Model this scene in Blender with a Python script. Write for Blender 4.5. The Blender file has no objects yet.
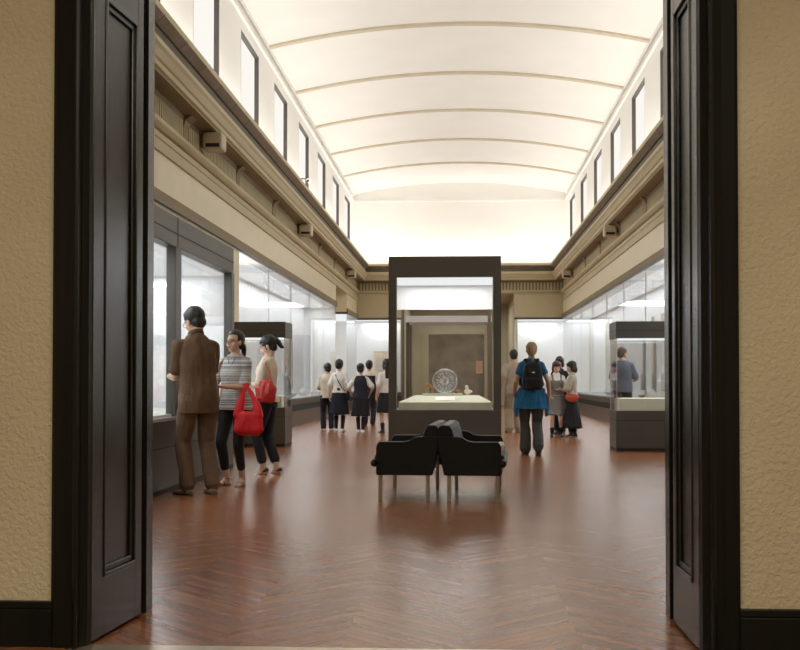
COVE = 395; FRONT = 232; EXPO = 0.0
import bpy, bmesh, math, random
from mathutils import Vector, Matrix, noise
random.seed(7)
V = Vector
R = math.radians
scn = bpy.context.scene
COL = scn.collection

# ------------------------------------------------------------------ materials
MATS = {}
def new_mat(name):
    m = bpy.data.materials.new(name)
    m.use_nodes = True
    nt = m.node_tree
    nt.nodes.clear()
    out = nt.nodes.new('ShaderNodeOutputMaterial')
    MATS[name] = m
    return m, nt, out

def mat(name, col, rough=.6, var=.12, scale=6., bump=0., bscale=60., metal=0., spec=.5, coat=0., stretch=(1, 1, 1), sheen=0.):
    if name in MATS:
        return MATS[name]
    m, nt, out = new_mat(name)
    N = nt.nodes.new
    L = nt.links.new
    b = N('ShaderNodeBsdfPrincipled')
    L(b.outputs[0], out.inputs[0])
    tc = N('ShaderNodeTexCoord')
    mp = N('ShaderNodeMapping')
    mp.inputs['Scale'].default_value = stretch
    L(tc.outputs['Object'], mp.inputs[0])
    n = N('ShaderNodeTexNoise')
    n.inputs['Scale'].default_value = scale
    n.inputs['Detail'].default_value = 4
    L(mp.outputs[0], n.inputs['Vector'])
    r = N('ShaderNodeValToRGB')
    r.color_ramp.elements[0].position = .3
    r.color_ramp.elements[1].position = .7
    r.color_ramp.elements[0].color = tuple(c * (1 - var) for c in col) + (1,)
    r.color_ramp.elements[1].color = tuple(min(1, c * (1 + var)) for c in col) + (1,)
    L(n.outputs['Fac'], r.inputs[0])
    L(r.outputs[0], b.inputs['Base Color'])
    b.inputs['Roughness'].default_value = rough
    b.inputs['Metallic'].default_value = metal
    b.inputs['Specular IOR Level'].default_value = spec
    b.inputs['Coat Weight'].default_value = coat
    b.inputs['Sheen Weight'].default_value = sheen
    if bump > 0:
        n2 = N('ShaderNodeTexNoise')
        n2.inputs['Scale'].default_value = bscale
        n2.inputs['Detail'].default_value = 5
        L(mp.outputs[0], n2.inputs['Vector'])
        bp = N('ShaderNodeBump')
        bp.inputs['Strength'].default_value = bump
        bp.inputs['Distance'].default_value = .01
        L(n2.outputs['Fac'], bp.inputs['Height'])
        L(bp.outputs[0], b.inputs['Normal'])
    return m

def emis(name, col, strength):
    m, nt, out = new_mat(name)
    e = nt.nodes.new('ShaderNodeEmission')
    e.inputs[0].default_value = tuple(col) + (1,)
    e.inputs[1].default_value = strength
    nt.links.new(e.outputs[0], out.inputs[0])
    return m

def glass_mat(name, tint=(.985, .988, .988), f0=.035, k=.8):
    m, nt, out = new_mat(name)
    N = nt.nodes.new
    L = nt.links.new
    t = N('ShaderNodeBsdfTransparent')
    t.inputs[0].default_value = tuple(tint) + (1,)
    g = N('ShaderNodeBsdfGlossy')
    g.inputs['Roughness'].default_value = .01
    lw = N('ShaderNodeLayerWeight')
    lw.inputs[0].default_value = .5
    p = N('ShaderNodeMath'); p.operation = 'POWER'; p.inputs[1].default_value = 5
    L(lw.outputs['Facing'], p.inputs[0])
    mu = N('ShaderNodeMath'); mu.operation = 'MULTIPLY_ADD'; mu.inputs[1].default_value = k; mu.inputs[2].default_value = f0
    L(p.outputs[0], mu.inputs[0])
    mx = N('ShaderNodeMixShader')
    L(mu.outputs[0], mx.inputs[0]); L(t.outputs[0], mx.inputs[1]); L(g.outputs[0], mx.inputs[2])
    L(mx.outputs[0], out.inputs[0])
    return m

def floor_mat():
    m, nt, out = new_mat('parquet')
    N = nt.nodes.new
    L = nt.links.new
    def M(op, a, b=None, c=None):
        n = N('ShaderNodeMath'); n.operation = op
        for i, x in enumerate((a, b, c)):
            if x is None: continue
            if isinstance(x, (int, float)): n.inputs[i].default_value = x
            else: L(x, n.inputs[i])
        return n.outputs[0]
    tc = N('ShaderNodeTexCoord')
    s = N('ShaderNodeSeparateXYZ')
    L(tc.outputs['Object'], s.inputs[0])
    W, PW = .50, .07
    xs = M('DIVIDE', s.outputs[0], W)
    col = M('FLOOR', xs)
    fx = M('FRACT', xs)
    par = M('MODULO', M('ABSOLUTE', col), 2.)
    sgn = M('MULTIPLY_ADD', par, 2., -1.)
    slant = M('MULTIPLY', M('MULTIPLY', M('SUBTRACT', fx, .5), W), sgn)
    v = M('DIVIDE', M('ADD', s.outputs[1], slant), PW)
    pl = M('FLOOR', v)
    fv = M('FRACT', v)
    cmb = N('ShaderNodeCombineXYZ')
    L(col, cmb.inputs[0]); L(pl, cmb.inputs[1])
    wn = N('ShaderNodeTexWhiteNoise'); wn.noise_dimensions = '3D'
    L(cmb.outputs[0], wn.inputs['Vector'])
    # grain along plank
    g = N('ShaderNodeCombineXYZ')
    L(M('MULTIPLY', s.outputs[0], 3.), g.inputs[0]); L(M('MULTIPLY', v, 2.2), g.inputs[1]); L(wn.outputs['Value'], g.inputs[2])
    gn = N('ShaderNodeTexNoise'); gn.inputs['Scale'].default_value = 3.; gn.inputs['Detail'].default_value = 6
    L(g.outputs[0], gn.inputs['Vector'])
    big = N('ShaderNodeTexNoise'); big.inputs['Scale'].default_value = .7; big.inputs['Detail'].default_value = 3
    L(tc.outputs['Object'], big.inputs['Vector'])
    fac = M('ADD', M('MULTIPLY', wn.outputs['Value'], .38), M('ADD', M('MULTIPLY', gn.outputs['Fac'], .35), M('MULTIPLY', big.outputs['Fac'], .25)))
    r = N('ShaderNodeValToRGB')
    cr = r.color_ramp
    cr.elements[0].position = .2; cr.elements[0].color = (.18, .056, .019, 1)
    cr.elements[1].position = .85; cr.elements[1].color = (.37, .155, .062, 1)
    e = cr.elements.new(.5); e.color = (.27, .10, .037, 1)
    L(fac, r.inputs[0])
    ev = M('MINIMUM', fv, M('SUBTRACT', 1., fv))
    ex = M('MINIMUM', fx, M('SUBTRACT', 1., fx))
    line = M('MINIMUM', M('MULTIPLY', ev, 22.), M('MULTIPLY_ADD', ex, 160., .45))
    line = M('MINIMUM', line, 1.)
    mx = N('ShaderNodeMix'); mx.data_type = 'RGBA'
    mx.inputs['A'].default_value = (.16, .06, .027, 1)
    L(line, mx.inputs['Factor']); L(r.outputs[0], mx.inputs['B'])
    b = N('ShaderNodeBsdfPrincipled')
    L(mx.outputs['Result'], b.inputs['Base Color'])
    L(M('MULTIPLY_ADD', gn.outputs['Fac'], .12, .19), b.inputs['Roughness'])
    b.inputs['Specular IOR Level'].default_value = .58
    # each plank lies with a slightly different tilt
    h = M('ADD', M('MULTIPLY', fv, M('MULTIPLY_ADD', wn.outputs['Value'], 2., -1.)), M('MULTIPLY', line, .35))
    h = M('ADD', h, M('MULTIPLY', gn.outputs['Fac'], .22))
    bp = N('ShaderNodeBump'); bp.inputs['Strength'].default_value = .22; bp.inputs['Distance'].default_value = .0022
    L(h, bp.inputs['Height']); L(bp.outputs[0], b.inputs['Normal'])
    L(b.outputs[0], out.inputs[0])
    return m

def plaster_mat():
    m, nt, out = new_mat('textured plaster')
    N = nt.nodes.new
    L = nt.links.new
    tc = N('ShaderNodeTexCoord')
    n1 = N('ShaderNodeTexNoise'); n1.inputs['Scale'].default_value = 48; n1.inputs['Detail'].default_value = 5; n1.inputs['Distortion'].default_value = .4
    n2 = N('ShaderNodeTexNoise'); n2.inputs['Scale'].default_value = 1.3
    L(tc.outputs['Object'], n1.inputs['Vector']); L(tc.outputs['Object'], n2.inputs['Vector'])
    r = N('ShaderNodeValToRGB')
    r.color_ramp.elements[0].position = .3; r.color_ramp.elements[0].color = (.52, .43, .28, 1)
    r.color_ramp.elements[1].position = .7; r.color_ramp.elements[1].color = (.61, .52, .35, 1)
    L(n2.outputs['Fac'], r.inputs[0])
    b = N('ShaderNodeBsdfPrincipled'); b.inputs['Roughness'].default_value = .75
    L(r.outputs[0], b.inputs['Base Color'])
    bp = N('ShaderNodeBump'); bp.inputs['Strength'].default_value = .85; bp.inputs['Distance'].default_value = .011
    L(n1.outputs['Fac'], bp.inputs['Height']); L(bp.outputs[0], b.inputs['Normal'])
    L(b.outputs[0], out.inputs[0])
    return m

def stripe_mat(name, c1, c2, freq, seed=0.):
    m, nt, out = new_mat(name)
    N = nt.nodes.new
    L = nt.links.new
    tc = N('ShaderNodeTexCoord'); s = N('ShaderNodeSeparateXYZ')
    L(tc.outputs['Object'], s.inputs[0])
    a = N('ShaderNodeMath'); a.operation = 'MULTIPLY'; a.inputs[1].default_value = freq
    L(s.outputs[2], a.inputs[0])
    f = N('ShaderNodeMath'); f.operation = 'FLOOR'; L(a.outputs[0], f.inputs[0])
    w = N('ShaderNodeTexWhiteNoise'); w.noise_dimensions = '1D'; L(f.outputs[0], w.inputs['W'])
    n = N('ShaderNodeTexNoise'); n.inputs['Scale'].default_value = 45; L(tc.outputs['Object'], n.inputs['Vector'])
    ad = N('ShaderNodeMath'); ad.operation = 'MULTIPLY_ADD'; ad.inputs[1].default_value = .45; L(n.outputs['Fac'], ad.inputs[0]); L(w.outputs['Value'], ad.inputs[2])
    r = N('ShaderNodeValToRGB')
    r.color_ramp.elements[0].position = .45; r.color_ramp.elements[0].color = tuple(c1) + (1,)
    r.color_ramp.elements[1].position = .85; r.color_ramp.elements[1].color = tuple(c2) + (1,)
    L(ad.outputs[0], r.inputs[0])
    b = N('ShaderNodeBsdfPrincipled'); b.inputs['Roughness'].default_value = .8
    L(r.outputs[0], b.inputs['Base Color']); L(b.outputs[0], out.inputs[0])
    return m

M_floor = floor_mat()
M_plaster = plaster_mat()
M_door = mat('dark stained door wood', (.013, .0105, .008), rough=.27, var=.25, scale=3, bump=.12, bscale=30, stretch=(4, 4, .4), spec=.6)
M_casing = mat('dark casing wood', (.009, .0075, .006), rough=.35, var=.25, scale=3, stretch=(4, 4, .4), spec=.25)
M_beige = mat('beige painted plaster', (.53, .455, .285), rough=.6, var=.05, scale=1.5)
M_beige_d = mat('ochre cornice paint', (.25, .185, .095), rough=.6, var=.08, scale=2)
M_khaki = mat('khaki grey plaster', (.46, .42, .30), rough=.7, var=.05, scale=1.5)
M_cream = mat('cream painted band', (.76, .69, .51), rough=.45, var=.03, scale=1.5)
M_white = mat('white ceiling paint', (.86, .845, .81), rough=.8, var=.02, scale=.8)
M_rib = mat('ceiling rib paint', (.62, .55, .42), rough=.7, var=.03)
M_winframe = mat('dark window frame', (.10, .085, .075), rough=.5)
M_track = mat('grey brown cove panel', (.20, .16, .11), rough=.5, var=.15)
M_black = mat('black recess', (.008, .007, .006), rough=.6)
M_case = mat('dark grey brown metal', (.080, .074, .062), rough=.42, var=.08, scale=2, bump=.03, bscale=80)
M_plinth = mat('brown grey plinth', (.10, .072, .052), rough=.35, var=.12, scale=2)
M_casewhite = mat('white case lining', (.84, .85, .86), rough=.8, var=.02, scale=2)
M_deck = mat('pale grey case floor cloth', (.62, .62, .58), rough=.85, var=.04)
M_glass = glass_mat('case glass')
M_linen = mat('pale green linen platform', (.66, .66, .52), rough=.9, var=.03, bump=.15, bscale=300)
M_joint = mat('glass joint grey', (.42, .42, .42), rough=.4)
M_steel = mat('brushed steel', (.34, .30, .25), rough=.4, metal=.7, var=.05)
M_brass = mat('threshold strip', (.62, .52, .38), rough=.3, metal=.8)
M_leather = mat('black leather', (.004, .0038, .0038), rough=.42, var=.2, scale=12, bump=.25, bscale=90, spec=.28)
M_wood = mat('amber wood', (.42, .25, .09), rough=.5, var=.2, scale=20)
M_dark_room = mat('dark gallery wall', (.17, .14, .125), rough=.8, var=.5, scale=1.2)
M_scrollgrey = mat('scroll grey silk', (.30, .29, .28), rough=.8)
M_scrollpale = mat('scroll pale silk', (.60, .52, .44), rough=.8)
M_paper = mat('aged paper', (.74, .62, .46), rough=.9, var=.15, scale=5)
M_card = mat('white card', (.9, .9, .88), rough=.8, var=.01)
M_lamp = mat('beige lamp housing', (.50, .42, .29), rough=.5)

# ------------------------------------------------------------------ mesh helpers
def link(name, bm, m, parent=None, smooth=False, bevel=0., mats=None):
    me = bpy.data.meshes.new(name)
    bm.normal_update()
    bm.to_mesh(me); bm.free()
    for mm in (mats or [m]): me.materials.append(mm)
    if smooth:
        for p in me.polygons: p.use_smooth = True
    o = bpy.data.objects.new(name, me)
    COL.objects.link(o)
    if parent: o.parent = parent
    if bevel:
        b = o.modifiers.new('bevel', 'BEVEL'); b.width = bevel; b.segments = 2; b.limit_method = 'ANGLE'
    return o
def empty(name, label, cat, loc=(0, 0, 0), rz=0, group=None):
    o = bpy.data.objects.new(name, None); o.empty_display_size = .1
    COL.objects.link(o); o.location = loc; o.rotation_euler = (0, 0, rz)
    o['label'] = label; o['category'] = cat
    if group: o['group'] = group
    return o
def tag(o, label, cat, group=None):
    o['label'] = label; o['category'] = cat
    if group: o['group'] = group
    return o
def struct(name, bm, m, **k):
    o = link(name, bm, m, **k)
    if not k.get('parent'): o['kind'] = 'structure'
    return o
def BM(): return bmesh.new()
def box(bm, x0, x1, y0, y1, z0, z1, mi=0):
    vs = [bm.verts.new((x, y, z)) for z in (z0, z1) for y in (y0, y1) for x in (x0, x1)]
    fs = []
    for f in ((0, 2, 3, 1), (4, 5, 7, 6), (0, 1, 5, 4), (2, 6, 7, 3), (0, 4, 6, 2), (1, 3, 7, 5)):
        q = bm.faces.new([vs[i] for i in f]); q.material_index = mi; fs.append(q)
    return vs
def prism(bm, pts, axis, a0, a1):
    """polygon pts (2d) extruded along axis 'x' or 'y' or 'z'"""
    def mk(p, a):
        return {'x': (a, p[0], p[1]), 'y': (p[0], a, p[1]), 'z': (p[0], p[1], a)}[axis]
    A = [bm.verts.new(mk(p, a0)) for p in pts]; B = [bm.verts.new(mk(p, a1)) for p in pts]
    n = len(pts)
    for i in range(n):
        bm.faces.new((A[i], A[(i + 1) % n], B[(i + 1) % n], B[i]))
    bm.faces.new(A[::-1]); bm.faces.new(B)
    bmesh.ops.recalc_face_normals(bm, faces=bm.faces)
def lathe(bm, prof, cx=0, cy=0, seg=24):
    rings = []
    for r, z in prof:
        rings.append([bm.verts.new((cx + r * math.cos(2 * math.pi * i / seg), cy + r * math.sin(2 * math.pi * i / seg), z)) for i in range(seg)])
    for a, b in zip(rings, rings[1:]):
        for i in range(seg):
            bm.faces.new((a[i], a[(i + 1) % seg], b[(i + 1) % seg], b[i]))
    bm.faces.new(rings[0][::-1]); bm.faces.new(rings[-1])
def ell(bm, c, r, rot=None, seg=16, rings=10):
    M = Matrix.Translation(V(c)) @ (rot.to_4x4() if rot else Matrix()) @ Matrix.Diagonal((r[0], r[1], r[2], 1))
    bmesh.ops.create_uvsphere(bm, u_segments=seg, v_segments=rings, radius=1, matrix=M)
def cone(bm, p0, r0, p1, r1, xd=None, seg=14, cap=3):
    """closed tapered tube with rounded ends, r = scalar or (a, b) with a along xd"""
    p0, p1 = V(p0), V(p1)
    if not isinstance(r0, tuple): r0 = (r0, r0)
    if not isinstance(r1, tuple): r1 = (r1, r1)
    d = (p1 - p0)
    if d.length < 1e-6: d = V((0, 0, 1e-4))
    d.normalize()
    u = V(xd) if xd is not None else (V((1, 0, 0)) if abs(d.x) < .8 else V((0, 1, 0)))
    u = (u - d * u.dot(d)).normalized(); w = d.cross(u)
    rings = []
    def ring(c, a, b):
        rings.append([bm.verts.new(c + u * (a * math.cos(2 * math.pi * i / seg)) + w * (b * math.sin(2 * math.pi * i / seg))) for i in range(seg)])
    m0, m1 = min(r0), min(r1)
    for k in range(cap, 0, -1):
        t = k / (cap + .35) * math.pi / 2
        ring(p0 - d * m0 * math.sin(t), r0[0] * math.cos(t), r0[1] * math.cos(t))
    ring(p0, *r0); ring(p1, *r1)
    for k in range(1, cap + 1):
        t = k / (cap + .35) * math.pi / 2
        ring(p1 + d * m1 * math.sin(t), r1[0] * math.cos(t), r1[1] * math.cos(t))
    for a, b in zip(rings, rings[1:]):
        for i in range(seg):
            bm.faces.new((a[i], a[(i + 1) % seg], b[(i + 1) % seg], b[i]))
    bm.faces.new(rings[0][::-1]); bm.faces.new(rings[-1])
def chain(bm, pts, rs, xd=None, seg=12):
    for i in range(len(pts) - 1):
        cone(bm, pts[i], rs[i], pts[i + 1], rs[i + 1], xd, seg)
def loft(bm, secs, seg=24, power=2.2):
    """secs: (x, y, z, a, b) horizontal superellipse sections bottom to top"""
    rings = []
    for (x, y, z, a, b) in secs:
        rg = []
        for i in range(seg):
            t = 2 * math.pi * i / seg; c, s = math.cos(t), math.sin(t)
            rg.append(bm.verts.new((x + a * math.copysign(abs(c) ** (2 / power), c), y + b * math.copysign(abs(s) ** (2 / power), s), z)))
        rings.append(rg)
    for a, b in zip(rings, rings[1:]):
        for i in range(seg):
            bm.faces.new((a[i], a[(i + 1) % seg], b[(i + 1) % seg], b[i]))
    bm.faces.new(rings[0][::-1]); bm.faces.new(rings[-1])
    return [v for r in rings for v in r]
def remesh(name, bm, m, parent, vox=.008, smooth=4, wr=0., wscale=(9, 9, 5), post=None, seed=0., factor=.5):
    """fuse the shapes of bm into one continuous surface"""
    bmesh.ops.recalc_face_normals(bm, faces=bm.faces)
    me = bpy.data.meshes.new('tmp'); bm.to_mesh(me); bm.free()
    o = bpy.data.objects.new('tmp', me); COL.objects.link(o)
    r = o.modifiers.new('r', 'REMESH'); r.mode = 'VOXEL'; r.voxel_size = vox
    if smooth:
        s = o.modifiers.new('s', 'SMOOTH'); s.iterations = smooth; s.factor = factor
    dg = bpy.context.evaluated_depsgraph_get(); dg.update()
    me2 = bpy.data.meshes.new_from_object(o.evaluated_get(dg))
    bpy.data.objects.remove(o); bpy.data.meshes.remove(me)
    me2.name = name
    if wr:
        ns = [v.normal.copy() for v in me2.vertices]
        for v, nn in zip(me2.vertices, ns):
            c = v.co
            q = V((c.x * wscale[0] + seed, c.y * wscale[1], c.z * wscale[2]))
            d = noise.noise(q) + .5 * noise.noise(q * 2.3)
            v.co = c + nn * (wr * d)
    if post:
        for v in me2.vertices: v.co = post(v.co)
    me2.materials.clear(); me2.materials.append(m)
    for p in me2.polygons: p.use_smooth = True
    ob = bpy.data.objects.new(name, me2); COL.objects.link(ob)
    if parent: ob.parent = parent
    return ob
def area(name, loc, size, power, col=(1, .95, .86), rot=(0, 0, 0), spread=None):
    l = bpy.data.lights.new(name, 'AREA'); l.shape = 'RECTANGLE'; l.size, l.size_y = size
    l.energy = power; l.color = col
    if spread: l.spread = spread
    o = bpy.data.objects.new(name, l); COL.objects.link(o); o.location = loc; o.rotation_euler = rot
    return o

# ------------------------------------------------------------------ setting
XL, XR, YE = -4.0, 3.85, 42.0     # hall wall planes
XLU, XRU = -4.15, 4.0             # clerestory planes
Y0 = 5.2
TOP = 3.47
b = BM(); box(b, -7, 7, 4.42, 57, -.1, 0); struct('floor', b, M_floor)
b = BM(); box(b, -4.5, 4.5, -3.2, 4.42, -.1, 0); struct('floor_front_room', b, M_plinth)
# left wall
b = BM()
box(b, -4.3, XL, Y0, 34.9, TOP, 4.28); box(b, -4.3, XL, 38.2, YE + .3, TOP, 4.28); box(b, -4.3, XL, Y0, YE + .3, 4.28, 5.49)
box(b, -5.4, -4.3, Y0, 34.9, TOP, 3.6); box(b, -5.4, -5.1, Y0, 34.9, 0, TOP)
box(b, -7, -5.4, 34.7, 34.9, 0, 4.4); box(b, -7, -4.3, 38.2, 38.4, TOP, 4.4); box(b, -7, -5.02, 38.2, 38.4, 0, TOP)
box(b, -7.2, -7, 34.7, 38.4, 0, 4.4); box(b, -7.2, -4.3, 34.7, 38.4, 4.28, 4.4)
box(b, -5.4, -5.1, 38.4, YE + 1.4, 0, TOP); box(b, -5.4, -4.3, 38.4, YE + 1.4, TOP, 3.6)
struct('wall_left', b, M_cream)
b = BM()
box(b, XR, 4.2, Y0, YE + .3, TOP, 5.49); box(b, 4.2, 5.3, Y0, YE + 1.4, TOP, 3.6); box(b, 5.0, 5.3, Y0, YE + 1.4, 0, TOP)
struct('wall_right', b, M_cream)
b = BM()
box(b, XL, -2.2, YE, YE + .3, TOP, 4.40); box(b, 2.0, XR, YE, YE + .3, TOP, 4.40); box(b, -4.3, 4.2, YE, YE + .3, 4.40, 5.49)
box(b, -5.1, -2.36, YE + 1.1, YE + 1.4, 0, 3.6); box(b, 2.16, 5.0, YE + 1.1, YE + 1.4, 0, 3.6)
box(b, -5.1, -2.36, YE + .3, YE + 1.1, TOP, 4.4); box(b, 2.16, 5.0, YE + .3, YE + 1.1, TOP, 4.4)
struct('wall_end', b, M_beige)
b = BM()
box(b, -2.35, -2.2, YE + .301, 48, 0, 4.41); box(b, 2.0, 2.15, YE + .301, 48, 0, 4.41); box(b, -2.35, 2.15, YE + .301, 48.2, 4.41, 4.5)
box(b, -2.218, -2.2, YE, YE + .3, 0, TOP - .005); box(b, 2.0, 2.018, YE, YE + .3, 0, TOP - .005)
box(b, -2.35, -1.44, 48, 48.2, 0, 4.41); box(b, 1.0, 2.15, 48, 48.2, 0, 4.41); box(b, -1.44, 1.0, 48, 48.2, 3.1, 4.41)
struct('wall_vestibule', b, M_khaki)
b = BM()
box(b, -4, 4, 55, 55.2, 0, 4); box(b, -4.2, -4, 48.2, 55.2, 0, 4); box(b, 4, 4.2, 48.2, 55.2, 0, 4); box(b, -4.2, 4.2, 48.2, 55.2, 4, 4.2)
struct('wall_far_gallery', b, M_dark_room)
# clerestory walls with window openings
WF = [14.9 + 3.7 * k for k in range(-2, 8)]     # far edge of each window
WW = 1.85; WT = 7.73; WB = 5.72
def clerestory(name, xp, sgn):
    b = BM()
    x0, x1 = sorted((xp, xp + sgn * .3))
    box(b, x0, x1, Y0, YE + .3, 5.49, WB); box(b, x0, x1, Y0, YE + .3, WT, 8.32)
    ys = Y0
    for f in WF:
        box(b, x0, x1, ys, f - WW, WB, WT); ys = f
    box(b, x0, x1, ys, YE + .3, WB, WT)
    xx = xp - sgn * .06
    for z in ((7.94, 8.0), (8.16, 8.24)):
        box(b, min(xp, xx), max(xp, xx), Y0, YE, *z)
    struct(name, b, M_white)
clerestory('wall_left_clerestory', XLU, -1); clerestory('wall_right_clerestory', XRU, 1)
b = BM()
box(b, -4.45, 4.3, YE + .1, YE + .4, 5.49, 8.9)
box(b, -4.2, 4.05, YE + .04, YE + .1, 7.94, 8.03)
struct('wall_end_upper', b, M_white)
# blinds and frames
M_blind = emis('backlit roller blind', (1., .965, .90), .98)
wn = 0
for xp, sgn, side in ((XLU, -1, 'left'), (XRU, 1, 'right')):
    for f in WF:
        if f < 12: continue
        wn += 1
        b = BM()
        xi = xp + sgn * .09; t = .035
        X = lambda a, c: (min(a, c), max(a, c))
        fx0, fx1 = X(xp - sgn * -.004, xp + sgn * .14)
        box(b, fx0, fx1, f - t, f - .003, WB, WT); box(b, fx0, fx1, f - WW + .003, f - WW + t, WB, WT)
        box(b, fx0, fx1, f - WW, f, WT - t, WT - .002); box(b, fx0, fx1, f - WW, f, WB + .002, WB + t)
        o = struct('window_%d' % wn, b, M_winframe)
        b = BM(); c0, c1 = X(xi, xi + sgn * .012)
        box(b, c0, c1, f - WW + t, f - t, WB + t, WT - t)
        link('window_blind', b, M_blind, o)
# vaulted ceiling
def arc(n=28, dz=0., inset=0.):
    """circular arc across the hall"""
    x0, x1 = XLU + inset, XRU - inset; z0 = 8.22; rise = .45
    h = (x1 - x0) / 2; Rr = (h * h + rise * rise) / (2 * rise); cx = (x0 + x1) / 2
    a = math.asin(h / Rr)
    return [(cx + Rr * math.sin(-a + 2 * a * i / n), z0 + rise - Rr + Rr * math.cos(-a + 2 * a * i / n) - dz) for i in range(n + 1)]
b = BM()
lo = arc(); up_ = [(x, z + .2) for x, z in lo]
prism(b, lo + up_[::-1], 'y', Y0, YE + .4)
struct('ceiling', b, M_white)
rb = 0
for k in range(8):
    y = 12.0 + 3.73 * k
    if y > 41: break
    rb += 1
    b = BM()
    a0 = arc(dz=-.01); a1 = arc(dz=.05)
    prism(b, a0 + a1[::-1], 'y', y - .07, y + .07)
    struct('trim_%d' % rb, b, M_rib)
# cornice swept round three sides
prof_c = [(0, 5.495), (.50, 5.495), (.505, 5.46), (.50, 5.415)]
prof_track = [(.50, 5.415), (.40, 5.33)]
prof_low = [(.37, 5.20), (.40, 5.165), (.44, 5.155), (.44, 5.10), (.41, 5.06), (.375, 4.98), (.35, 4.96), (.345, 4.90), (.30, 4.885), (.30, 4.87)]
prof_soff = [(.30, 4.87), (.06, 4.87), (.05, 4.80)]
prof_mould = [(.04, 4.52), (.10, 4.51), (.10, 4.46), (.08, 4.43), (.05, 4.40), (.0, 4.395)]
prof_line = [(.0, 4.36), (.035, 4.355), (.035, 4.29), (.02, 4.28), (.015, 4.15), (.03, 4.145), (.03, 4.125), (.0, 4.12)]
prof_bot = [(0, 3.62), (.035, 3.60), (.045, 3.50), (.045, 3.465), (0, 3.465)]
def side_sweep(b, prof):
    for xw, s in ((XL, 1), (XR, -1)):
        cols = [[b.verts.new((xw + s * q, y, z)) for y in (Y0, YE)] for q, z in prof]
        for a, c in zip(cols, cols[1:]): b.faces.new((a[0], a[1], c[1], c[0]))
def sweep(b, prof, cap=False):
    cols = []
    for p, z in prof:
        cols.append([b.verts.new(q) for q in ((XL + p, Y0, z), (XL + p, YE - p, z), (XR - p, YE - p, z), (XR - p, Y0, z))])
    for a, c in zip(cols, cols[1:]):
        for i in range(3):
            b.faces.new((a[i], a[i + 1], c[i + 1], c[i]))
b = BM(); sweep(b, prof_c); sweep(b, prof_low); struct('trim_20', b, M_beige)
b = BM(); sweep(b, prof_track)
struct('trim_21', b, M_track)
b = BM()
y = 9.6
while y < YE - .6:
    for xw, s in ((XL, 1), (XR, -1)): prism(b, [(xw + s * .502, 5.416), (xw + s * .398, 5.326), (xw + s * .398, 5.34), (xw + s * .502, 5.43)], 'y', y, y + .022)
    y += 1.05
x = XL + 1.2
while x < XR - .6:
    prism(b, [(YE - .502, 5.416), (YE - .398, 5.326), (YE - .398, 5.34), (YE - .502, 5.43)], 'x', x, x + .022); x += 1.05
sweep(b, [(.40, 5.33), (.37, 5.33), (.355, 5.20), (.37, 5.20)])  # shade in the gap below the lip, put in as a brown strip
struct('trim_22', b, mat('brown joints and painted shade', (.13, .10, .065)))
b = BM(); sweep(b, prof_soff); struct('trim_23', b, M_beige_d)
b = BM(); sweep(b, prof_mould); side_sweep(b, prof_line)
struct('trim_24', b, M_beige)
# bottom strip of the band (broken at the two openings)
b = BM()
def strip(b, x0, x1, y0, y1): box(b, x0, x1, y0, y1, 3.465, 3.60)
strip(b, XL - .01, XL + .045, Y0, 34.9); strip(b, XL - .01, XL + .045, 38.2, YE); strip(b, XR - .045, XR + .01, Y0, YE)
struct('trim_25', b, M_beige_d)
b = BM()
box(b, XL - .01, XL + .05, 38.19, YE, 3.42, 3.475); box(b, XR - .05, XR + .01, Y0, YE, 3.43, 3.475); box(b, XL - .01, XL + .05, Y0, 34.9, 3.44, 3.475)
box(b, XL, -2.2, YE - .05, YE + .01, 3.40, 3.475); box(b, 2.0, XR, YE - .05, YE + .01, 3.40, 3.475); box(b, -4.9, XL, 38.15, 38.2, 3.40, 3.475)
struct('trim_26', b, M_case)
# slotted frieze and brackets
b = BM()
def slots_side(xw, s):
    y = 8.; i = 0
    while y < YE - .35:
        if (y - 8.) % 3.7 > .34:
            x0, x1 = sorted((xw, xw + s * .045)); box(b, x0, x1, y, y + .055, 4.53, 4.80)
        y += .105
slots_side(XL, 1); slots_side(XR, -1)
x = XL + .12
while x < XR - .1:
    box(b, x, x + .065, YE - .045, YE, 4.53, 4.84); x += .125
struct('trim_27', b, M_beige)
b = BM()
for k in range(10):
    y = 8.0 + 3.7 * k
    for xw, s in ((XL, 1), (XR, -1)):
        pts = [(xw, 4.5), (xw + s * .05, 4.5), (xw + s * .052, 4.70), (xw + s * .08, 4.80), (xw + s * .18, 4.875), (xw, 4.875)]
        prism(b, pts, 'y', y, y + .28)
struct('trim_28', b, M_beige_d)
b = BM(); box(b, XL - .001, XL + .012, 8, YE, 4.5, 4.88); box(b, XR - .012, XR + .001, 8, YE, 4.5, 4.88); box(b, XL, XR, YE - .012, YE, 4.5, 4.88)
struct('trim_29', b, M_beige_d)

# near wall with the doorway
DX0, DX1 = -1.60, 1.0
b = BM()
box(b, -4.5, DX0, 4.5, Y0, 0, 3.45); box(b, DX1, 4.5, 4.5, Y0, 0, 3.45); box(b, -4.5, 4.5, 4.5, Y0, 3.45, 4.0)
struct('wall_front', b, M_plaster)
b = BM(); box(b, -5.4, 5.3, Y0 - .02, Y0 + .02, 3.5, 9.); box(b, -5.4, DX0, Y0 - .02, Y0 + .02, 0, 3.5); box(b, DX1, 5.3, Y0 - .02, Y0 + .02, 0, 3.5)
struct('wall_hall_entrance', b, M_cream)
b = BM(); box(b, -4.7, -4.5, -3.2, 4.5, 0, 4); struct('wall_front_room_left', b, M_plaster)
b = BM(); box(b, 4.5, 4.7, -3.2, 4.5, 0, 4); struct('wall_front_room_right', b, M_plaster)
b = BM(); box(b, -4.7, 4.7, -3.4, -3.2, 0, 4); struct('wall_back', b, M_plaster)
b = BM(); box(b, -4.7, 4.7, -3.4, 4.5, 4, 4.2); struct('ceiling_front_room', b, M_white)
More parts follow.
